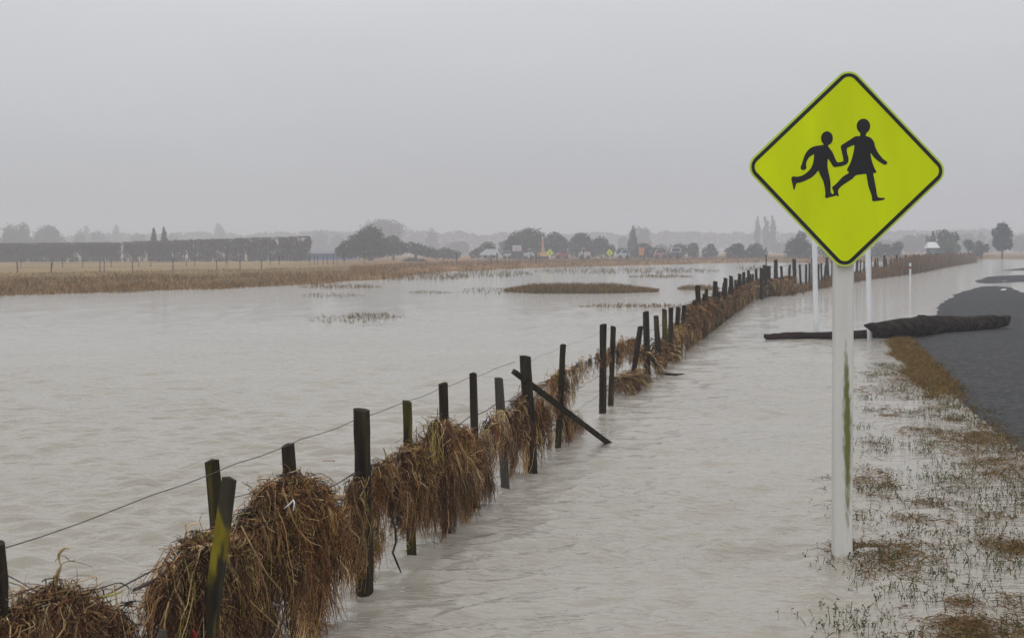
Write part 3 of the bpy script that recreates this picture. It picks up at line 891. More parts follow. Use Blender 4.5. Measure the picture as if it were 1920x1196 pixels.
debris_thing('debris_mat', 'brown debris low on the wires below the slanting stay', prof=[(1020, 765, 825, .5), (1040, 755, 850, 1.2), (1060, 765, 845, 1.2), (1075, 775, 835, .7), (1088, 785, 825, .3)], count=1000, width=.0032, seed=18, thick=.08)
debris_thing('debris_garland', 'sparse garland between the lone pair of posts and the leaning batten', prof=[(1134, 656, 700, .8), (1150, 646, 720, 1), (1165, 640, 690, .9), (1178, 634, 690, .8), (1192, 626, 670, .6)], count=1000, width=.0042, lock=9, seed=9, thick=.04, fp=3, lens=(.05, .35), gap=.45)
debris_thing('debris_mat', 'low brown debris heap at the foot of the leaning batten', prof=[(1140, 728, 742, .6), (1158, 718, 740, 1), (1174, 700, 736, 1.2), (1188, 692, 730, 1.4), (1203, 700, 726, 1), (1216, 712, 720, .5)], count=1500, width=.0042, seed=10, thick=.16, lens=(.05, .3))
TAN = [(.16, .08, .034), (.25, .145, .06), (.10, .05, .022), (.33, .215, .10), (.04, .024, .013), (.20, .155, .045)]
V1 = debris('x', [(1196, 655, 715, .5), (1206, 640, 712, .8), (1213, 660, 710, .3), (1222, 660, 700, .1), (1228, 640, 700, .6), (1238, 630, 690, .7), (1247, 655, 690, .4), (1254, 645, 682, .4), (1262, 610, 680, .9), (1270, 600, 675, .8), (1278, 608, 672, .7), (1288, 585, 668, 1.1), (1300, 566, 658, 1.3), (1312, 564, 652, 1.3), (1325, 556, 640, 1.3), (1338, 556, 632, 1.2), (1352, 546, 622, 1.2), (1366, 552, 612, 1.2), (1380, 536, 603, 1.1), (1394, 532, 592, 1.1)], 15000, .009, '', 12, side_p=.62, thick=.17, gap=.46, shape=ribbons, cols=TAN, wts=BW, lens=(.2, .8), segs=7)
V2 = debris('x', [(1392, 532, 594, 1.1), (1402, 527, 585, 1.1), (1412, 524, 575, 1.1), (1420, 520, 568, 1), (1428, 516, 560, 1)], 6500, .016, '', 13, side_p=.62, thick=.22, gap=.44, shape=ribbons, cols=TAN, wts=BW, lens=(.2, .8), segs=7, dfun=lambda px: PX2D(px))
acc = Acc().add(V1).add(V2)
tag(acc.build('debris_bank', MT['strand']), 'matted brown debris bank burying the fence battens further along', 'flood debris', kind='stuff')

# odd stalks and scraps
rs = np.random.default_rng(5)
def fpt(px, py, n=0.0):
    d = PX2D(px); p = at(px, py, d); return Vector((p.x + n, p.y - n * .19, p.z))
def fpt_d(px, py, d): return at(px, py, d)
MT['reed'] = mat('pale_reed', (.34, .24, .11), .7, var=.5, scale=40, col2=(.12, .07, .035), thr=(.5, .62))
d0 = 4.45
reed = MB().tube([fpt_d(98, 1140, d0), fpt_d(104, 1105, d0), fpt_d(104, 1085, d0), fpt_d(108, 1072, d0), fpt_d(114, 1062, d0), fpt_d(111, 1050, d0), fpt_d(110, 1040, d0), fpt_d(115, 1032, d0), fpt_d(122, 1027, d0), fpt_d(130, 1028, d0)], [.006, .006, .0055, .0045, .003, .0026, .0045, .004, .0025, .001], 8).build('reed_stalk', MT['reed'], heapA, smooth=True, local=True)
def stick(name, pts, d, r, m, parent):
    P = [fpt_d(x, y, d) for x, y in pts]
    return MB().tube(P, [r * (1 - .5 * i / (len(P) - 1)) for i in range(len(P))], 6).build(name, m, parent, smooth=True)
MT['twig'] = mat('dark_twig', (.03, .024, .02), .8, var=.4, scale=40)
MT['straw'] = mat('straw_stalk', (.30, .20, .09), .75, var=.4, scale=30)
MT['greenstalk'] = mat('green_stalk', (.28, .28, .06), .7, var=.3, scale=30)
for nm, pts, m in [('twig', [(85, 1084), (87, 1098), (92, 1112), (96, 1135)], 'twig'), ('twig', [(147, 1095), (152, 1112), (158, 1128), (161, 1140)], 'twig'),
                   ('stalk', [(82, 1152), (83, 1135), (85, 1116)], 'greenstalk'), ('stalk', [(82, 1166), (92, 1150), (104, 1130)], 'greenstalk'),
                   ('stalk', [(98, 1105), (112, 1135), (123, 1170), (130, 1196)], 'straw'), ('stalk', [(16, 1091), (38, 1097), (60, 1114), (76, 1125)], 'straw'),
                   ('stalk', [(15, 1095), (22, 1115), (24, 1140), (20, 1170)], 'straw'), ('stalk', [(125, 1130), (138, 1108), (146, 1090)], 'straw'),
                   ('stalk', [(0, 1165), (14, 1172), (18, 1182), (6, 1192)], 'straw'), ('stalk', [(143, 1112), (160, 1112), (168, 1108)], 'straw')]:
    stick(nm, pts, 4.42, .0022, MT[m], heapA)
wir = stick('loose_wire', [(12, 1077), (40, 1092), (75, 1112), (95, 1122)], 4.4, .002, MT['wire'], fence)
for pts in [[(252, 1105), (280, 1092), (300, 1082), (322, 1066), (345, 1040)]]:
    MB().tube([fpt_d(x, y, 5.0 + .004 * (x - 252)) for x, y in pts], [.006, .007, .006, .009, .01], 6).build('loose_wire', MT['wire'], fence)
stick('stalk', [(452, 985), (475, 1030), (500, 1075), (530, 1110)], 5.5, .003, MT['straw'], heapA)['label'] = 'long pale stalk'
stick('stalk', [(530, 915), (548, 970), (562, 1000)], 5.95, .003, MT['straw'], heapA)
tag(MB().tube([fpt_d(532, 953, 5.9), fpt_d(542, 946, 5.88), fpt_d(550, 937, 5.87), fpt_d(552, 943, 5.86), fpt_d(550, 957, 5.86)], [.001, .0032, .0028, .0026, .0014], 5).build('plastic_strip', MT['white']), 'white plastic strip caught in the widest debris mat', 'litter')
tag(MB().tube([fpt_d(365, 1215, 5.2), fpt_d(366, 1200, 5.2), fpt_d(365, 1190, 5.19), fpt_d(363, 1182, 5.18)], [.009, .01, .008, .005], 8).build('plastic_scrap', MT['red']), 'small red scrap caught in debris by the lichened batten', 'litter')
tag(MB().tube([fpt_d(300, 1230, 5.0), fpt_d(303, 1200, 5.0), fpt_d(306, 1180, 5.0)], [.022, .02, .012], 8).build('broken_stub', MT['wood_grey']), 'short broken grey stub below the debris rope', 'stub')
tag(MB().tube([fpt_d(1232, 697, 20.5), fpt_d(1250, 701, 20.3), fpt_d(1268, 702, 20.2), fpt_d(1282, 701, 20.2)], [.03, .02, .015, .008], 6).build('branch', MT['twig']), 'thin dark branch lying on the water beside the debris bank', 'branch')
# branch hanging near the thick post
tag(MB().tube([fpt(715, 965, .05), fpt(719, 990, .06), fpt(716, 1015, .07), fpt(706, 1035, .08), fpt(716, 1058, .08), fpt(722, 1072, .08)], [.004, .006, .006, .005, .005, .003], 6).build('branch', MT['twig'], smooth=True), 'crooked dark branch dangling in debris right of the thick post', 'branch')

# ------------------------------------------------------------------ the far fence beyond the corner
ff = empty('far_fence', (float(fence_x(58)), 58, 0), 'far stretch of the wooden fence curving along the flooded road', 'fence')
arc = [57.5]
while arc[-1] < 196: arc.append(arc[-1] + 1.35 * (1 + .0016 * (arc[-1] - 57)))
arc = [d for d in arc if d < 196][:98]
for j, d in enumerate(arc):
    x = float(fence_x(d)) + r_.normal(0, .05)
    h = (1.25 if j % 4 == 0 else r_.uniform(.9, 1.1))
    w = .15 if j % 4 == 0 else .085
    V, Fs = post_mesh(Vector((x, d, -.35)), Vector((x + r_.normal(0, .05), d, h)), w, 'round' if j % 4 == 0 else 'square', 700 + j)
    mb = MB(); mb.add(V, Fs); mb.build('post' if j % 4 == 0 else 'batten', MT['wood'], ff)
for z in (.45, .75, 1.0):
    MB().tube([(float(fence_x(d)), d, z) for d in np.arange(56, 196, 4)], .006, 4).build('wire', MT['wire'], ff)
def far_debris():
    n = 26000
    s = 56 + 140 * rng.random(n) ** 1.15
    lump = fbm(s * .5, s * 0, 55, 3)
    keep = rng.random(n) < .25 + 1.1 * lump * sstep(56, 100, s) + .5 * lump
    s = s[keep]; n = len(s)
    lump = lump[keep]
    hmax = (.35 + .9 * (lump - .3)) * (1 - .35 * sstep(56, 60, s)) + .75 * sstep(75, 110, s)
    h = hmax * rng.uniform(.4, 1.1, n)
    nn = rng.normal(0, .22, n) + .15
    t = np.linspace(0, 1, 4)[None]
    lean = rng.normal(0, .15, (n, 2))
    P = np.stack([fence_x(s)[:, None] + nn[:, None] + lean[:, :1] * t, s[:, None] - nn[:, None] * .3 + lean[:, 1:] * t, -.03 + h[:, None] * t], -1)
    c = palette([(.17, .095, .045), (.11, .062, .03), (.22, .14, .06), (.13, .11, .04)], [.4, .25, .25, .1], n)
    return ribbons(P, rng.uniform(.02, .05, n), c)
V, F, c = far_debris()
tag(mesh_np('bank_grass', V, F, MT['grass'], col=c), 'brown rank grass and debris along the foot of the far fence', 'grass', kind='stuff')

# ------------------------------------------------------------------ grass of the field and islands
def blades(X, Y, Z, h, w, cols, wts, seg=3, lean=.35):
    n = len(X)
    t = np.linspace(0, 1, seg)[None]
    L = rng.normal(0, lean, (n, 2)) * h[:, None]
    P = np.stack([X[:, None] + L[:, :1] * t ** 1.5, Y[:, None] + L[:, 1:] * t ** 1.5, Z[:, None] + h[:, None] * t], -1)
    return ribbons(P, w, palette(cols, wts, n))
def field():
    acc = Acc()
    n = 90000
    u = rng.uniform(-.42, .36, n)
    ds = shore_d(u)
    e = -2 + 70 * rng.random(n) ** 1.6
    Y = ds + e * np.clip(ds / 90, .7, 2.2); X = u * Y
    Z, E = terrain_z(X, Y)
    clump = fbm(X * .8, Y * .4, 61, 3)
    k = (Z > -.12) & (rng.random(n) < .15 + 1.5 * (clump - .25)) & (X < fence_x(Y) - 1)
    X, Y, Z, E, u, clump = X[k], Y[k], Z[k], E[k], u[k], clump[k]
    far = (E > 20 + 25 * (fbm(X * .15, Y * .08, 62) - .4)) & (u < -.10)
    h = rng.uniform(.08, .26, len(X)) * (.5 + clump) * np.where(far, .6, 1)
    w = rng.uniform(.014, .03, len(X)) * Y / 60
    f = ~far
    acc.add(blades(X[f], Y[f], Z[f] - .02, h[f], w[f], [(.23, .12, .036), (.16, .092, .03), (.30, .18, .055), (.08, .046, .02), (.16, .13, .04)], [.35, .25, .2, .12, .08]))
    acc.add(blades(X[far], Y[far], Z[far] - .02, h[far], w[far], [(.29, .20, .09), (.22, .145, .065), (.33, .235, .11)], [.5, .3, .2]))
    return acc
tag(field().build('field_grass', MT['grass']), 'rough brown and straw coloured pasture grass beyond the flood', 'grass', kind='stuff')

def island(spec, label):
    acc = Acc()
    for (x0, x1, y0, y1, n, h0, h1, cols) in spec:
        px = rng.uniform(x0, x1, n); f = (px - x0) / (x1 - x0)
        prof = np.clip(np.minimum(f * 5, (1 - f) * 3.5), 0, 1)
        yc, hy = (y0 + y1) / 2, (y1 - y0) / 2
        py = yc - (f - .5) * 0 + rng.uniform(-1, 1, n) * hy * (.35 + .65 * prof)
        G = np.array([gp(a, b)[:] for a, b in zip(px, py)])
        h = rng.uniform(h0, h1, n) * (.35 + .65 * prof)
        acc.add(blades(G[:, 0], G[:, 1], G[:, 2] - .02, h, rng.uniform(.015, .03, n) * G[:, 1] / 60, cols, np.ones(len(cols))))
    return acc
IC = [(.17, .10, .04), (.22, .14, .055), (.13, .09, .035)]
GC = [(.15, .13, .06), (.19, .14, .065), (.12, .10, .06)]
tag(island([(945, 1235, 541, 550.5, 9000, .12, .34, IC), (960, 1200, 543, 551, 3000, .1, .25, GC)], '').build('reed_island', MT['grass']), 'low brown grass island standing out of the flooded paddock', 'grass', kind='stuff')
sp2 = [(1085, 1330, 572, 577, 500, .05, .14, IC), (1270, 1350, 538, 545, 700, .08, .2, IC), (1180, 1300, 517, 521, 300, .08, .2, IC), (570, 745, 592, 606, 420, .03, .09, GC), (640, 760, 588, 598, 450, .03, .09, GC),
       (760, 850, 546, 551, 260, .03, .09, GC), (560, 690, 550, 558, 260, .04, .1, GC), (690, 880, 512, 526, 900, .1, .3, IC), (850, 1000, 508, 520, 420, .1, .3, GC), (1000, 1350, 503, 514, 900, .08, .3, GC),
       (560, 720, 536, 541, 300, .08, .2, IC), (860, 1000, 540, 552, 300, .04, .1, GC), (1380, 1440, 500, 508, 160, .1, .3, IC)]
tag(island(sp2, '').build('emergent_tufts', MT['grass']), 'sparse grass tips poking through the flooded paddock', 'grass', kind='stuff')

# ------------------------------------------------------------------ verge beside the road
def verge():
    acc = Acc()
    # orange-brown strip along the seal
    n = 26000
    Y = rng.uniform(13.0, 29, n); off = rng.uniform(2.75, 3.78, n)
    inner = np.interp(Y, [13, 15.5, 17.5, 20, 24, 29], [3.75, 3.65, 3.42, 3.28, 3.3, 3.42])
    k = (off > inner + .3 * (fbm(Y * 1.2, off * 2, 71) - .5)) & (rng.random(n) < np.interp(Y, [13, 16, 17.2, 18.2], [.0, .03, .3, 1]))
    Y, off = Y[k], off[k]; X = fence_x(Y) + off
    acc.add(blades(X, Y, np.full(len(X), -.02), rng.uniform(.03, .10, len(X)), rng.uniform(.004, .009, len(X)) * Y / 15, [(.19, .095, .028), (.14, .085, .03), (.105, .10, .03), (.25, .15, .055)], [.35, .25, .25, .15], lean=.7))
    # straw lines along the waterline of the road nearer the camera
    n = 5000
    Y = rng.uniform(6, 15, n); off = 3.75 + rng.normal(-.12, .14, n)
    k = fbm(Y * 2.2, off * 2, 72) > .50
    Y, off = Y[k], off[k]; X = fence_x(Y) + off
    acc.add(blades(X, Y, np.full(len(X), -.01), rng.uniform(.01, .04, len(X)), rng.uniform(.003, .006, len(X)), [(.18, .11, .05), (.13, .10, .04), (.09, .06, .03)], [.4, .3, .3], lean=1.2))
    return acc
tag(verge().build('verge_grass', MT['grass']), 'orange brown grass strip between the flood and the asphalt', 'grass', kind='stuff')

def weeds():
    acc = Acc()
    X, Y, kind = [], [], []
    cl = []
    for _ in range(300):
        y = 6.2 + 16 * rng.random() ** 1.5
        lo = np.interp(y, [6, 9, 12, 16, 26], [2.15, 2.25, 2.3, 2.55, 3.0])
        off = lo + (3.85 - lo) * rng.random() ** .8
        cl.append((float(fence_x(y)) + off, y, rng.uniform(.03, .15), int(rng.integers(4, 34)), rng.random() < .22))
    # clusters read off the photograph
    for (px, py, s, n, b) in [(1625, 905, .12, 70, 1), (1650, 925, .14, 60, 0), (1640, 980, .12, 60, 0), (1605, 1030, .07, 70, 1), (1630, 1040, .1, 90, 0), (1680, 1060, .14, 120, 1), (1720, 1070, .16, 110, 0), (1700, 1030, .1, 60, 1), (1850, 830, .16, 120, 1), (1840, 815, .2, 60, 1), (1770, 835, .2, 40, 1), (1900, 880, .2, 120, 1), (1730, 780, .2, 60, 0), (1905, 1030, .1, 140, 1), (1890, 1060, .1, 90, 0), (1820, 1180, .08, 110, 1), (1800, 1196, .1, 90, 1), (1700, 1120, .12, 60, 0), (1545, 1060, .05, 10, 0), (1520, 1172, .04, 8, 0), (1600, 1180, .08, 26, 0), (1680, 1180, .07, 24, 0), (1850, 930, .2, 110, 0), (1890, 960, .18, 120, 0), (1790, 900, .2, 70, 0), (1650, 735, .2, 60, 1), (1690, 720, .2, 60, 1), (1660, 700, .3, 50, 1)]:
        g = gp(px, py); cl.append((g.x, g.y, s, n, bool(b)))
    sx, sy, sb = [], [], []
    for (x, y, s, n, b) in cl:
        sx.append(x + rng.normal(0, s, n)); sy.append(y + rng.normal(0, s * 1.6, n)); sb.append(np.full(n, b))
    X, Y, B = np.concatenate(sx), np.concatenate(sy), np.concatenate(sb)
    off = X - fence_x(Y); k = (off < 3.95) & (Y > 5.8); X, Y, B = X[k], Y[k], B[k]
    n = len(X)
    h = rng.uniform(.008, .055, n) * np.where(B, .7, 1)
    lean = rng.normal(0, .4, (n, 2)) * h[:, None]
    t = np.linspace(0, 1, 4)[None]
    P = np.stack([X[:, None] + lean[:, :1] * t ** 1.4, Y[:, None] + lean[:, 1:] * t ** 1.4, -.01 + (h[:, None] + .01) * t], -1)
    green = palette([(.085, .085, .022), (.115, .085, .028), (.05, .05, .017)], [.4, .35, .25], n)
    brn = palette([(.16, .085, .036), (.21, .125, .055), (.09, .055, .028)], [.4, .35, .25], n)
    c = np.where(B[:, None], brn, green)
    acc.add(ribbons(P, rng.uniform(.002, .0038, n), c, taper=False))
    # leaves and seed heads up each stem
    m = rng.integers(1, 5, n)
    idx = np.repeat(np.arange(n), m)
    f = rng.uniform(.35, 1.05, len(idx))
    LP = np.stack([X[idx] + lean[idx, 0] * f ** 1.4, Y[idx] + lean[idx, 1] * f ** 1.4, h[idx] * f], -1) + rng.normal(0, .006, (len(idx), 3))
    LP[:, 2] = np.maximum(LP[:, 2], .004)
    lc = c[idx] * rng.uniform(.6, 1.25, (len(idx), 1))
    acc.add(quads(LP, rng.uniform(.005, .012, len(idx)), lc, aspect=1.7))
    # matted dead grass at the water surface in the brown clusters
    bi = np.where(B)[0]; bi = np.concatenate([bi, bi, bi])
    P0 = np.stack([X[bi] + rng.normal(0, .03, len(bi)), Y[bi] + rng.normal(0, .05, len(bi)), rng.uniform(0, .012, len(bi))], -1)
    an = rng.uniform(0, 6.28, len(bi)); L = rng.uniform(.03, .11, len(bi))
    tt = np.linspace(0, 1, 3)[None]
    P = np.stack([P0[:, :1] + (np.cos(an) * L)[:, None] * tt, P0[:, 1:2] + (np.sin(an) * L)[:, None] * tt, P0[:, 2:] + .012 * np.sin(tt * 3.14)], -1)
    acc.add(ribbons(P, rng.uniform(.002, .005, len(bi)), palette([(.19, .105, .042), (.12, .08, .034), (.26, .17, .08), (.12, .12, .04)], [.4, .25, .2, .15], len(bi))))
    return acc
tag(weeds().build('verge_weeds', MT['grass']), 'small leafy weeds poking through shallow water on the verge', 'weeds', kind='stuff')

# ------------------------------------------------------------------ trees
def crown_pts(lobes, n):
    """lobes (cx,cy,cz,rx,ry,rz): points mostly in the outer shell of each lobe"""
    L = np.array(lobes, float)
    vol = (L[:, 3] * L[:, 4] * L[:, 5]) ** .8
    i = rng.choice(len(L), n, p=vol / vol.sum())
    d = rng.normal(size=(n, 3)); d /= np.linalg.norm(d, axis=1, keepdims=True)
    r = rng.uniform(.15, 1.0, n) ** .45 * (1 + .10 * rng.normal(size=n))
    return L[i, :3] + d * r[:, None] * L[i, 3:6], i
GREEN = (.036, .046, .022)
def tree(name, label, px, ytop, w, d, kind='broad', col=GREEN, ybase=None, seed=0, group=None, lobes=None, cat='tree', leaf=None, dens=1.0, lift=0.0):
    r = np.random.default_rng(seed + int(px))
    zb = GROUND - .05
    b = at(px, 480, d); top = at(px, ytop, d).z
    W_ = w * d / FPX; H_ = top - zb
    o = empty(name, (b.x, d, zb), label, cat, group)
    sc = d / FPX
    lf = leaf or max(.22, d * .0011)
    if lobes:                                         # explicit, in photo pixels
        Ls = []
        for (lx, ly, rx, ry) in lobes:
            c = at(lx, ly, d)
            Ls.append((c.x, d + r.normal(0, .25) * rx * sc, c.z, rx * sc, rx * sc * .8, ry * sc))
    elif kind == 'broad':
        Ls = []
        z0 = zb + lift * H_
        for k in range(9):
            f = k / 8
            a = r.uniform(0, 6.28); q = math.sqrt(r.random())
            rr = W_ * r.uniform(.17, .27)
            zc = z0 + (H_ - lift * H_) * r.uniform(.2, .78)
            lim = W_ * .5 * math.sqrt(max(.1, 1 - ((zc - z0) / (H_ * (1 - lift))) ** 2.2)) - rr * .6
            Ls.append((b.x + math.cos(a) * q * max(lim, 0), d + math.sin(a) * q * max(lim, 0), zc, rr, rr, min(rr, top - zc if top - zc > .3 else .3)))
        Ls.append((b.x + r.normal(0, .08) * W_, d, top - H_ * .28, W_ * .3, W_ * .3, H_ * .28))
        Ls.append((b.x, d, z0 + H_ * (1 - lift) * .38, W_ * .42, W_ * .36, H_ * (1 - lift) * .38))
    elif kind == 'conifer':
        Ls = []
        for k in range(9):
            f = k / 9
            Ls.append((b.x + r.normal(0, .03) * W_, d, zb + H_ * (.1 + .85 * f), W_ * .5 * (1 - f) + .12, W_ * .5 * (1 - f) + .12, H_ * .12))
    elif kind == 'poplar':
        Ls = []
        for k in range(8):
            f = k / 7
            rr = W_ * .5 * (math.sin(math.pi * (.18 + .74 * f)) * .9 + .1)
            Ls.append((b.x + r.normal(0, .05) * W_, d, zb + H_ * (.12 + .82 * f), rr, rr, H_ * .1))
    area = sum(l[3] * l[5] for l in Ls) * 3.1
    n = int(min(9000, max(350, dens * (2.5 if kind in ('poplar', 'conifer') else 1) * 11 * area / (lf * lf))))
    P, li = crown_pts(Ls, n)
    P[:, 2] = np.maximum(P[:, 2], zb + .05)
    lt = r.uniform(.65, 1.45, len(Ls))
    base_c = np.array(col)
    c = base_c * (lt[li] * rng.uniform(.6, 1.4, n))[:, None]
    c[:, 0] *= rng.uniform(.85, 1.25, n)
    V, F, cc = quads(P, rng.uniform(.7, 1.5, n) * lf, c)
    mesh_np('crown', V, F, MT['leaf'], o, col=cc)
    tr = max(.12, W_ * .035)
    mb = MB().tube([(b.x, d, zb - .1), (b.x + r.normal(0, .05), d, zb + H_ * .3), (b.x + r.normal(0, .1), d, zb + H_ * .62)], [tr * 1.3, tr, tr * .4], 7)
    for k in range(4):
        l = Ls[r.integers(len(Ls))]
        mb.tube([(b.x, d, zb + H_ * r.uniform(.15, .4)), ((b.x + l[0]) / 2, (d + l[1]) / 2, (zb + H_ * .3 + l[2]) / 2 + .1), (l[0], l[1], l[2])], [tr * .6, tr * .4, tr * .15], 5)
    mb.build('trunk', MT['trunk'], o)
    return o
G1 = 'trees beyond the flooded paddock'
FAR = 'faint trees in the mist'
SHADE = (.05, .05, .035)
T = [
    # big dark trees by the hedge end
    ('broad_tree', 'large dark dome shaped tree right of the hedge', 695, 424, 100, 250, dict(lobes=[(693, 440, 24, 16), (680, 452, 26, 18), (708, 455, 18, 20), (668, 462, 18, 20), (690, 470, 30, 16), (715, 465, 18, 18)])),
    ('broad_tree', 'lower dark bush tucked against the left of the dome shaped tree', 645, 448, 40, 246, dict(lobes=[(650, 462, 14, 13), (640, 472, 13, 12), (655, 474, 16, 12)])),
    ('broad_tree', 'rounded grey green tree touching the right of the dome shaped tree', 738, 440, 50, 262, dict(lobes=[(736, 454, 16, 13), (748, 466, 18, 14), (728, 468, 18, 14)])),
    ('broad_tree', 'low spreading bush trailing right of the rounded grey green tree', 780, 452, 70, 268, dict(lobes=[(768, 464, 16, 11), (785, 468, 18, 12), (803, 473, 16, 10)])),
    ('broad_tree', 'grey bush standing left of the pale house', 832, 468, 60, 275, dict(lobes=[(815, 476, 16, 9), (835, 475, 16, 10), (850, 478, 14, 9)])),
    ('broad_tree', 'bushy tree rising behind the pale house', 912, 453, 46, 290, dict(lobes=[(915, 464, 15, 11), (900, 472, 14, 9), (890, 477, 12, 8)])),
    ('broad_tree', 'widest dark tree behind the white billboard and yellow machine', 988, 427, 86, 285, dict(lobes=[(995, 443, 24, 16), (975, 452, 24, 18), (960, 460, 16, 18), (1012, 456, 18, 20), (985, 472, 36, 16), (955, 472, 14, 14)])),
    ('broad_tree', 'dark tree just right of the yellow mast', 1042, 435, 40, 288, dict(lobes=[(1040, 446, 15, 11), (1050, 460, 18, 16), (1034, 464, 14, 16)])),
    ('broad_tree', 'dark tree with flat top behind the dark red car', 1092, 437, 52, 292, dict(lobes=[(1090, 448, 18, 11), (1078, 462, 18, 14), (1104, 462, 16, 16), (1092, 472, 26, 13)])),
    ('broad_tree', 'browner dark tree left of the second diamond sign', 1128, 444, 48, 290, dict(lobes=[(1127, 457, 15, 13), (1116, 468, 16, 14), (1142, 470, 14, 13)]), (.05, .045, .033)),
    ('shrub', 'round dark bush behind the pale hatchback', 1167, 465, 26, 276, dict(lobes=[(1167, 475, 12, 10)]), (.045, .042, .035)),
    ('conifer_tree', 'pointed conifer in front of the faint dome crown', 1187, 422, 26, 330, dict(kind='conifer')),
    ('broad_tree', 'dark bush behind the orange board', 1208, 455, 46, 272, dict(lobes=[(1206, 466, 14, 11), (1196, 474, 14, 10), (1222, 474, 16, 11)])),
    ('shrub', 'small dark bush left of the round olive tree', 1240, 464, 26, 274, dict(lobes=[(1239, 474, 11, 10)])),
    ('broad_tree', 'round olive tree above the dark car', 1276, 457, 50, 285, dict(lobes=[(1276, 468, 20, 11), (1268, 475, 18, 10)]), (.06, .068, .03)),
    ('broad_tree', 'taller narrow tree joined to the round olive tree', 1301, 455, 24, 286, dict(lobes=[(1301, 464, 10, 9), (1300, 476, 11, 10)])),
    ('broad_tree', 'lone small tree with a pointed top left of the poplars', 1329, 456, 34, 280, dict(lobes=[(1333, 464, 8, 8), (1325, 474, 12, 10), (1338, 474, 8, 9)])),
    ('broad_tree', 'left one of two round bushes below the poplars', 1380, 456, 42, 255, dict(lobes=[(1383, 466, 14, 10), (1370, 474, 12, 11), (1390, 475, 12, 11)])),
    ('broad_tree', 'right one of two round bushes below the poplars', 1418, 455, 40, 252, dict(lobes=[(1418, 467, 14, 11), (1408, 475, 12, 11), (1428, 475, 11, 11)])),
    ('broad_tree', 'dark tree showing left of the white sign post', 1498, 434, 64, 250, dict(lobes=[(1502, 445, 10, 11), (1495, 460, 22, 15), (1484, 472, 14, 13), (1508, 470, 20, 15)])),
    ('broad_tree', 'dark tree hidden behind the tip of the diamond sign', 1560, 455, 60, 262, dict(lobes=[(1555, 468, 22, 14), (1575, 472, 18, 12)])),
    ('shrub', 'olive bush right of the second slim white post', 1652, 455, 40, 262, dict(lobes=[(1648, 466, 12, 11), (1664, 470, 12, 12), (1640, 474, 11, 11)]), (.06, .065, .035)),
    ('shrub', 'round dark bush beside the olive bush', 1684, 453, 24, 258, dict(lobes=[(1683, 462, 11, 9), (1680, 472, 10, 11)])),
    ('broad_tree', 'bright olive tree with open crown behind the white shed', 1770, 429, 66, 250, dict(lobes=[(1768, 441, 15, 11), (1745, 449, 10, 8), (1788, 446, 11, 11), (1775, 458, 20, 12), (1790, 466, 12, 10), (1765, 472, 24, 12)]), (.075, .082, .03)),
    ('conifer_tree', 'thin dark conifer left of the bright olive tree', 1750, 431, 14, 262, dict(kind='conifer')),
    ('broad_tree', 'dark small tree with bare trunks right of the bright olive tree', 1815, 449, 28, 246, dict(lobes=[(1815, 457, 11, 8), (1820, 465, 9, 5)])),
    ('broad_tree', 'dark ragged bush left of the tall lone tree', 1840, 451, 30, 248, dict(lobes=[(1836, 459, 8, 8), (1846, 466, 9, 9), (1834, 472, 11, 9)])),
    ('broad_tree', 'tall lone dark tree with egg shaped crown beside the flooded road', 1879, 416, 42, 235, dict(lobes=[(1878, 428, 11, 11), (1870, 438, 11, 12), (1887, 440, 12, 14), (1877, 452, 16, 14), (1889, 458, 10, 12), (1868, 458, 8, 9), (1878, 464, 9, 8)]), (.035, .037, .026)),
    ('conifer_tree', 'left of two pointed conifers above the hedge', 289, 425, 22, 285, dict(kind='conifer')),
    ('conifer_tree', 'right of two pointed conifers above the hedge', 308, 423, 24, 288, dict(kind='conifer')),
    ('shrub', 'low green bush at the field edge below the rounded grey green tree', 779, 484, 44, 225, dict(lobes=[(770, 489, 14, 6), (790, 490, 12, 5)]), (.055, .06, .03)),
    ('shrub', 'small round dark bush alone in the brown field', 836, 491, 12, 190, dict(lobes=[(836, 495, 5, 4)]), (.05, .055, .035)),
]
for q in T:
    name, lb, px, yt, w, d, kw = q[:7]
    tree(name, lb, px, yt, w, d, col=q[7] if len(q) > 7 else GREEN, cat='bush' if name == 'shrub' else 'tree', **kw)
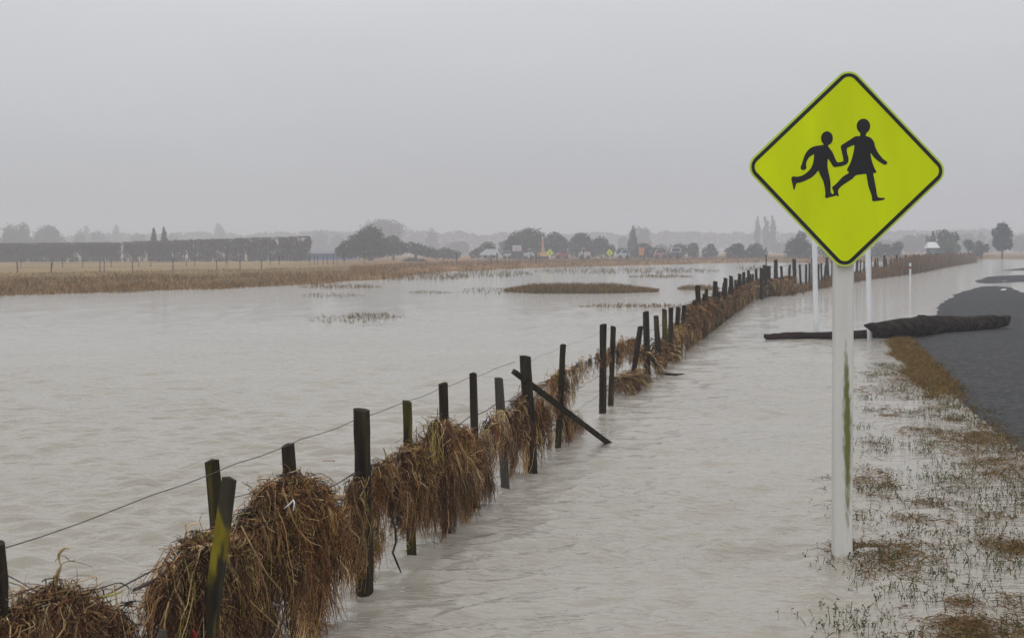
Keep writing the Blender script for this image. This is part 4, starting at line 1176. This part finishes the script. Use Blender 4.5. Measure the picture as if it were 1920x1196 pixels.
F_ = [
    ('misty_tree', 'broad faint tree mass at the left edge above the hedge', 20, 420, 60, 560, {}),
    ('misty_tree', 'faint tree with the highest crown of the left mass', 47, 415, 34, 560, {}),
    ('misty_tree', 'faint wide tree sloping down at the right of the left mass', 95, 422, 80, 570, {}),
    ('misty_tree', 'small faint tree first right of the left mass', 150, 432, 32, 680, {}),
    ('misty_tree', 'very faint pointed tree above the left hedge end', 163, 421, 22, 820, {}),
    ('misty_tree', 'faint low wide tree over the left hedge', 188, 432, 44, 700, {}),
    ('misty_tree', 'very faint upright tree above the hedge gap', 219, 421, 24, 830, {}),
    ('misty_tree', 'faint low tree left of the two pointed conifers', 262, 437, 46, 720, {}),
    ('misty_tree', 'faint low tree right of the two pointed conifers', 330, 438, 40, 740, {}),
    ('misty_tree', 'very faint square topped tree above the middle of the hedge', 411, 418, 30, 850, {}),
    ('misty_tree', 'faint tree just past the right end of the hedge', 598, 434, 40, 760, {}),
    ('misty_tree', 'faint low tree above the blue shed', 632, 440, 40, 760, {}),
    ('misty_tree', 'faint wide umbrella crown behind the dome shaped tree', 718, 411, 80, 620, dict(lobes=[(718, 426, 40, 15), (700, 432, 24, 14), (738, 432, 24, 14), (718, 455, 14, 22)])),
    ('misty_tree', 'very faint flat mass right of the umbrella crown', 785, 440, 60, 850, {}),
    ('misty_tree', 'faint pointed tree left of the pale house', 812, 428, 30, 700, {}),
    ('misty_tree', 'faint low tree between the pointed one and the pale house', 858, 452, 50, 620, {}),
    ('misty_tree', 'pale olive tree left of the widest dark tree', 945, 451, 26, 420, {}),
    ('misty_tree', 'faint dome crown behind the pointed conifer', 1203, 425, 50, 640, {}),
    ('misty_tree', 'faint low tree left of the pointed conifer', 1170, 444, 34, 640, {}),
    ('misty_tree', 'faint bush between orange board and round olive tree', 1240, 457, 30, 520, {}),
    ('poplar_tree', 'separate faint poplar left of the close pair', 1420, 408, 13, 640, dict(kind='poplar')),
    ('poplar_tree', 'faint poplar in the middle of three', 1437, 407, 14, 640, dict(kind='poplar')),
    ('poplar_tree', 'faint rightmost poplar, tallest of three', 1449, 406, 13, 640, dict(kind='poplar')),
    ('misty_tree', 'faint low tree at the feet of the poplars', 1465, 455, 60, 640, {}),
    ('misty_tree', 'faint low tree behind the olive bush', 1660, 450, 60, 640, {}),
    ('misty_tree', 'faint rounded tree left of the bright olive tree', 1700, 441, 50, 560, {}),
    ('misty_tree', 'faint tall tree directly left of the white shed', 1727, 439, 44, 560, {}),
    ('misty_tree', 'faint tree between olive tree and ragged bush', 1812, 438, 44, 640, {}),
    ('misty_tree', 'faint pointed tree left of the tall lone tree', 1838, 434, 24, 680, {}),
    ('misty_tree', 'faint low tree behind the tall lone tree', 1868, 446, 50, 640, {}),
    ('misty_tree', 'faint tree at the right edge beyond the road', 1915, 441, 46, 600, {}),
]
for name, lb, px, yt, w, d, kw in F_:
    tree(name, lb, px, yt, w, d, col=SHADE, group=FAR, dens=.55, **kw)
# distant wood that closes the horizon
def wood():
    n = 26000
    x = rng.uniform(-420, 420, n); y = 900 + rng.uniform(-12, 12, n)
    h = 6 + 7 * fbm(x * .02, x * 0, 81, 3) + 2.5 * fbm(x * .15, x * 0, 82, 2)
    z = h * rng.random(n) ** .7
    P = np.stack([x, y, z], -1)
    return quads(P, rng.uniform(1.5, 3.2, n), palette([SHADE], [1], n))
V, F, c = wood()
tag(mesh_np('distant_wood', V, F, MT['leaf'], col=c), 'low line of woodland almost lost in the mist', 'woodland', kind='stuff')

# ------------------------------------------------------------------ clipped hedges
def hedge(label, x0, x1, dA, dB, yt0, yt1, n, seed, gaps):
    r = np.random.default_rng(seed)
    a, b = at(x0, 480, dA), at(x1, 480, dB)
    o = empty('clipped_hedge', ((a.x + b.x) / 2, (dA + dB) / 2, GROUND - .05), label, 'hedge', 'clipped shelter hedges')
    f = r.random(n)
    X, Y = a.x + (b.x - a.x) * f, dA + (dB - dA) * f
    zt0, zt1 = at(x0, yt0, dA).z, at(x1, yt1, dB).z
    zt = zt0 + (zt1 - zt0) * f
    zt = zt + .22 * (fbm(f * (x1 - x0) * .22, f * 0, seed + 5, 3) - .5)
    q = r.random(n)
    h = GROUND + (zt - GROUND) * q ** .8
    th = fbm(f * (x1 - x0) * .10, q * 3 + 2, seed, 3)
    keep = r.random(n) < np.clip((th - gaps * (.25 + .75 * np.abs(q - .55) * 1.2)) * 5, .04, 1)
    keep |= (q > .95) & (r.random(n) < .8)
    X, Y, h, zt = X[keep], Y[keep], h[keep], zt[keep]
    m = len(X)
    P = np.stack([X, Y + r.normal(0, .5, m), np.minimum(h, zt)], -1)
    c = palette([(.12, .088, .068), (.085, .07, .058), (.075, .082, .058), (.15, .105, .075)], [.35, .3, .2, .15], m, .2)
    V, F, cc = quads(P, r.uniform(.13, .32, m), c, aspect=1.2)
    mesh_np('foliage', V, F, MT['leaf'], o, col=cc)
    nt_ = int((x1 - x0) / 7)
    for k in range(nt_):
        g = (k + .5 + r.uniform(-.3, .3)) / nt_
        x, y = a.x + (b.x - a.x) * g, dA + (dB - dA) * g
        z1 = zt0 + (zt1 - zt0) * g - .1
        mb = MB().tube([(x, y, GROUND - .3), (x + r.normal(0, .1), y, (z1 + GROUND) * .5), (x + r.normal(0, .25), y, z1)], [.11, .08, .04], 5)
        for _ in range(3):
            z0 = r.uniform(GROUND + .5, z1 * .7)
            mb.tube([(x, y, z0), (x + r.normal(0, .5), y, min(z1, z0 + r.uniform(.7, 1.6)))], [.05, .02], 4)
        mb.build('trunk', MT['trunk'], o)
    return o
hedge('longer lower half of the clipped hedge, grey brown, ending at the left edge', -60, 226, 262, 262, 457, 455, 30000, 1, .37)
hedge('taller clipped hedge with bare gaps ending beside the blue shed', 232, 583, 256, 250, 454, 443, 33000, 2, .50)

# ------------------------------------------------------------------ field fences
def field_fence(label, posts, h, seed, w=.055):
    r = np.random.default_rng(seed)
    pts = []
    for (px, py, d) in posts:
        p = at(px, py, d); pts.append((p.x, d))
    o = empty('paddock_fence', (pts[0][0], pts[0][1], GROUND), label, 'fence')
    for j, (x, y) in enumerate(pts):
        hh = h * r.uniform(.85, 1.15)
        V, Fs = post_mesh(Vector((x, y, GROUND - .4)), Vector((x + r.normal(0, .04), y, GROUND + hh)), w * r.uniform(.8, 1.4), 'round', seed * 50 + j)
        mb = MB(); mb.add(V, Fs); mb.build('post', MT['wood'], o)
    for z in (.45, .8):
        MB().tube([(x, y, GROUND + h * z) for x, y in sorted(pts)], .004, 4).build('wire', MT['wire'], o)
    return o
field_fence('back row of dark posts at the foot of the hedge', [(39, 500, 150), (98, 500, 151), (117, 500, 152), (155, 500, 153), (209, 500, 155), (260, 498, 158), (283, 498, 159), (349, 497, 163), (366, 497, 164), (425, 497, 168), (506, 495, 174), (523, 495, 176)], .85, 1)
field_fence('front row of thin posts across the straw coloured field', [(33, 510, 112), (95, 510, 113), (187, 510, 116), (195, 510, 117), (249, 510, 119), (324, 508, 122), (407, 506, 126), (450, 505, 130), (490, 504, 134)], .8, 2, .06)
field_fence('short row of posts below the blue shed', [(582, 495, 172), (590, 495, 173), (596, 495, 173), (606, 495, 174), (614, 495, 176), (625, 495, 178), (632, 495, 179), (645, 495, 181), (683, 495, 186)], 1.0, 3)
field_fence('scattered dark posts across the brown far field', [(856, 495, 196), (922, 495, 190), (932, 495, 192), (995, 495, 196), (1005, 497, 190), (1012, 495, 198), (1091, 495, 200), (1094, 495, 201), (1178, 493, 205), (1208, 493, 207), (1270, 492, 210)], 1.1, 4, .11)

# ------------------------------------------------------------------ buildings
def put(px, d, z=GROUND): p = at(px, 480, d); return Vector((p.x, d, z))
p = put(604, 285)
sh = empty('shed', p, 'long low blue shed with dark roof right of the hedge', 'shed')
a, b = at(470, 477, 285), at(660, 477, 285)
zt = at(604, 476.5, 285).z
MB().box((a.x, 285, .1), (b.x, 295, zt)).build('wall', MT['blue'], sh)
MB().prism([(284.2, 0), (290, .45), (295.8, 0), (295.8, -.12), (284.2, -.12)], 0, 1).v  # profile check only
mb = MB(); A = [(a.x - .3, 284.3, zt), (b.x + .3, 284.3, zt), (b.x + .3, 290, zt + .5), (a.x - .3, 290, zt + .5), (a.x - .3, 295.7, zt), (b.x + .3, 295.7, zt),
               (a.x - .3, 284.3, zt + .15), (b.x + .3, 284.3, zt + .15), (b.x + .3, 290, zt + .65), (a.x - .3, 290, zt + .65), (a.x - .3, 295.7, zt + .15), (b.x + .3, 295.7, zt + .15)]
mb.add(A, [(0, 1, 2, 3), (3, 2, 5, 4), (6, 9, 8, 7), (9, 10, 11, 8), (0, 6, 7, 1), (4, 5, 11, 10), (0, 3, 9, 6), (3, 4, 10, 9), (1, 7, 8, 2), (2, 8, 11, 5)])
mb.build('roof', MT['grey'], sh)
MB().box((a.x + 8.6, 284.94, .3), (a.x + 10.4, 284.985, zt - .3)).build('door', MT['grey'], sh)

def house(name, label, px, d, wpx, yeave, yridge, wallm, roofm, cat='house', hip=.0, D=6.0):
    c = put(px, d); sc = d / FPX
    w = wpx * sc; ze = at(px, yeave, d).z; zr = at(px, yridge, d).z
    o = empty(name, c, label, cat)
    x0, x1 = c.x - w / 2, c.x + w / 2
    MB().box((x0 + .1, d, .1), (x1 - .1, d + D, ze)).build('wall', wallm, o)
    h = hip * w
    mb = MB()
    mb.add([(x0 - .2, d - .3, ze), (x1 + .2, d - .3, ze), (x1 + .2, d + D + .3, ze), (x0 - .2, d + D + .3, ze), (x0 + h, d + D / 2, zr), (x1 - h, d + D / 2, zr)],
           [(0, 1, 5, 4), (2, 3, 4, 5), (1, 2, 5), (3, 0, 4), (3, 2, 1, 0)])
    mb.build('roof', roofm, o)
    for f in (.28, .72):
        xc = x0 + w * f; zc = (ze + GROUND) / 2 + .1
        wn = MB().box((xc - w * .09, d - .06, zc - .3), (xc + w * .09, d - .003, zc + .3)).build('window', MT['housewall'], o)
        MB().box((xc - w * .075, d - .09, zc - .24), (xc + w * .075, d - .063, zc + .24)).build('pane', MT['glass'], wn)
    MB().box((c.x - .4, d - .05, GROUND - .1), (c.x + .4, d - .004, ze - .25)).build('door', MT['grey'], o)
    return o
house('house', 'small pale house with pale pitched roof among the trees', 918, 262, 36, 478.5, 467, MT['housewall'], MT['houseroof'], hip=.28)
house('hut', 'small hut with bright white roof below the bright olive tree', 1750, 240, 19, 465, 454, mat('dark_hut_wall', (.06, .065, .06), .8, var=.2), mat('white_roof', (.62, .63, .62), .6, var=.08), 'hut', hip=.12, D=1.6)

# ------------------------------------------------------------------ signs, machine and vehicles far away
def billboard():
    c = put(969, 258); o = empty('billboard', c, 'white billboard with faint red lettering in front of dark trees', 'billboard')
    a, b = at(961, 471, 258), at(977.5, 460, 258)
    MB().box((a.x, 257.95, a.z), (b.x, 258.05, b.z)).build('board', mat('billboard_white', (.48, .46, .49), .6, var=.08), o)
    mb = MB(); w = b.x - a.x; h = b.z - a.z
    for (f0, f1, g0, g1) in [(.22, .42, .25, .40), (.48, .80, .22, .38), (.30, .70, .48, .62)]:
        mb.box((a.x + w * f0, 257.935, a.z + h * g0), (a.x + w * f1, 257.948, a.z + h * g1))
    mb.build('lettering', mat('faded_red', (.5, .22, .25), .6, var=.1), o)
    for f in (.15, .85):
        MB().box((a.x + w * f - .06, 258.06, 0), (a.x + w * f + .06, 258.16, b.z - .1)).build('leg', MT['wood'], o)
billboard()
def small_diamond(px, pyc, half, d, label):
    c = put(px, d); o = empty('warning_sign', c, label, 'road sign', 'far diamond signs')
    m = at(px, pyc, d); s = half * d / FPX
    MB().prism([(m.x, m.z + s), (m.x + s * .92, m.z), (m.x, m.z - s), (m.x - s * .92, m.z)], d - .02, d).build('panel', MT['sign'], o)
    mb = MB()
    mb.prism([(m.x - .12, m.z - .22), (m.x + .12, m.z - .22), (m.x + .06, m.z + .08), (m.x + .08, m.z + .2), (m.x - .08, m.z + .2), (m.x - .06, m.z + .08)], d - .035, d - .022)
    mb.build('pictogram', MT['black'], o)
    MB().box((m.x - .06, d + .005, 0), (m.x + .06, d + .11, m.z + s * .6)).build('post', MT['white'], o)
small_diamond(1031, 474, 7.5, 250, 'distant yellow green diamond sign right of the yellow machine')
small_diamond(1143, 474, 7.0, 252, 'distant yellow green diamond sign between dark trees')
c = put(1203, 250); o = empty('notice_board', c, 'upright orange board on a post among the parked cars', 'sign')
a, b = at(1198, 479, 250), at(1208.5, 464, 250)
MB().box((a.x, 249.95, a.z), (b.x, 250, b.z)).build('board', MT['orange'], o)
MB().box((c.x - .06, 250.005, 0), (c.x + .06, 250.1, a.z + .3)).build('leg', MT['wood'], o)

def excavator():
    d = 255; c = put(1016, d); o = empty('excavator', c, 'yellow machine with a tall upright tapered mast', 'digger'); s = d / FPX
    mb = MB()
    for y in (d - 1.0, d + .5):
        P = [(c.x - .85 + .25 * math.cos(t), GROUND + .27 + .27 * math.sin(t)) for t in np.linspace(math.pi / 2, 1.5 * math.pi, 7)] + [(c.x + .85 + .25 * math.cos(t), GROUND + .27 + .27 * math.sin(t)) for t in np.linspace(-math.pi / 2, math.pi / 2, 7)]
        mb.prism(P, y, y + .5)
    mb.build('track', MT['dark'], o)
    a, b = at(1008, 483.5, d), at(1024.8, 474.5, d)
    bevel(MB().box((a.x, d - .9, a.z), (b.x, d + .9, b.z)).build('body', MT['yellow'], o), .08)
    m0, m1 = at(1018, 474, d), at(1017.4, 447, d)
    wo, wt = 6.5 * s / 2, 2.6 * s / 2
    tanm = mat('mast_paint', (.45, .25, .10), .6, var=.15)
    mb = MB()
    V = [(m0.x - wo, d - .3, m0.z), (m0.x + wo, d - .3, m0.z), (m0.x + wo, d + .3, m0.z), (m0.x - wo, d + .3, m0.z), (m1.x - wt, d - .12, m1.z), (m1.x + wt, d - .12, m1.z), (m1.x + wt, d + .12, m1.z), (m1.x - wt, d + .12, m1.z)]
    mb.add(V, [(0, 1, 5, 4), (1, 2, 6, 5), (2, 3, 7, 6), (3, 0, 4, 7), (4, 5, 6, 7), (3, 2, 1, 0)]); ms = mb.build('mast', tanm, o)
    MB().tube([(m1.x, d, m1.z), (m1.x, d, m1.z + .25)], [.1, .04], 6).build('tip', MT['white'], ms)
excavator()

def car(label, px, d, L, col, style='hatch', flip=False, roof=None, name='parked_car', cat='car'):
    c = put(px, d, GROUND + .06); o = empty(name, c, label, cat, 'vehicles on the far road')
    pm = mat('car_paint', col, .35, var=.05, spec=.5)
    Hh = {'hatch': 1.45, 'suv': 1.75, 'ute': 1.75, 'van': 1.9}[style]
    f = -1 if flip else 1
    X = lambda x: c.x + f * (x - .5) * L
    z = lambda v: GROUND + .06 + v * Hh
    body = [(0, .2), (0, .5), (.06, .56), (.24, .60), (.95, .60), (1, .52), (1, .2), (.9, .15), (.1, .15)]
    cab = {'hatch': [(.22, .6), (.38, .97), (.5, 1), (.78, .98), (.97, .6)], 'suv': [(.2, .6), (.32, .96), (.4, 1), (.93, .98), (.98, .6)],
           'ute': [(.2, .6), (.30, .96), (.36, 1), (.56, .98), (.60, .6)], 'van': [(.03, .6), (.12, .95), (.2, 1), (.97, 1), (.99, .6)]}[style]
    W_ = .85
    bevel(MB().prism([(X(a), z(b)) for a, b in body], d - W_, d + W_).build('body', pm, o), .05)
    MB().prism([(X(a), z(b)) for a, b in cab], d - W_ * .9, d + W_ * .9).build('cabin', roof or pm, o)
    cx_, zz_ = np.mean([p[0] for p in cab]), .8
    win = [(cx_ + (a - cx_) * .82, zz_ + (b - zz_) * .68) for a, b in cab]
    mb = MB()
    for (y0, y1) in ((d - W_ * .9 - .012, d - W_ * .9 - .002), (d + W_ * .9 + .002, d + W_ * .9 + .012)):
        mb.prism([(X(a), z(b)) for a, b in win], y0, y1)
    mb.build('window', MT['glass'], o)
    for wx in (.2, .8):
        for wy in (d - W_ - .02, d + W_ - .18):
            MB().tube([(X(wx), wy, GROUND + .06 + .31), (X(wx), wy + .2, GROUND + .06 + .31)], .31, 14).build('wheel', MT['dark'], o)
    return o
car('white utility truck left of the yellow machine', 992, 253, 1.9 * .9, (.42, .43, .44), 'ute', True, name='utility_truck', cat='truck')
car('small white van in front of the billboard', 951, 256, 1.0 * 1.2, (.42, .42, .42), 'hatch', False, name='parked_van', cat='van')
car('dark red car right of the yellow machine', 1054, 254, 2.6 * .8, (.24, .05, .06), 'hatch')
car('white utility truck with orange rear below the flat topped tree', 1096, 252, 2.4 * .75, (.42, .42, .41), 'ute', name='utility_truck', cat='truck')
c = put(1100, 252)
car('pale silver blue hatchback in front of the round dark bush', 1169, 252, 2.2 * .85, (.36, .41, .46), 'hatch')
car('pinkish red car left of the dark car', 1238, 253, 2.4 * .8, (.30, .13, .15), 'hatch', True)
car('dark car with a silver roof below the round olive tree', 1264, 252, 2.6 * .85, (.05, .055, .06), 'suv', roof=mat('silver_roof', (.42, .46, .5), .4))
o = bpy.data.objects['utility_truck.001']
x = o.location.x
bevel(MB().box((x + .05, 251.2, GROUND + .75), (x + .85, 252.8, GROUND + 1.25)).build('tool_box', MT['orange'], o), .03)

# ------------------------------------------------------------------ haze
hz = MB().box((-480, -50, -1.5), (480, 985, 22)).build('haze', bpy.data.materials.new('haze'))
hm = hz.data.materials[0]
hm.use_nodes = True
n_, l_ = hm.node_tree.nodes, hm.node_tree.links
for nd in list(n_):
    if nd.type == 'BSDF_PRINCIPLED': n_.remove(nd)
vol = n_.new('ShaderNodeVolumePrincipled')
vol.inputs['Color'].default_value = (.84, .865, .93, 1)
vol.inputs['Density'].default_value = .0016
vol.inputs['Anisotropy'].default_value = 0.0
l_.new(vol.outputs[0], n_['Material Output'].inputs['Volume'])
tag(hz, kind='stuff')
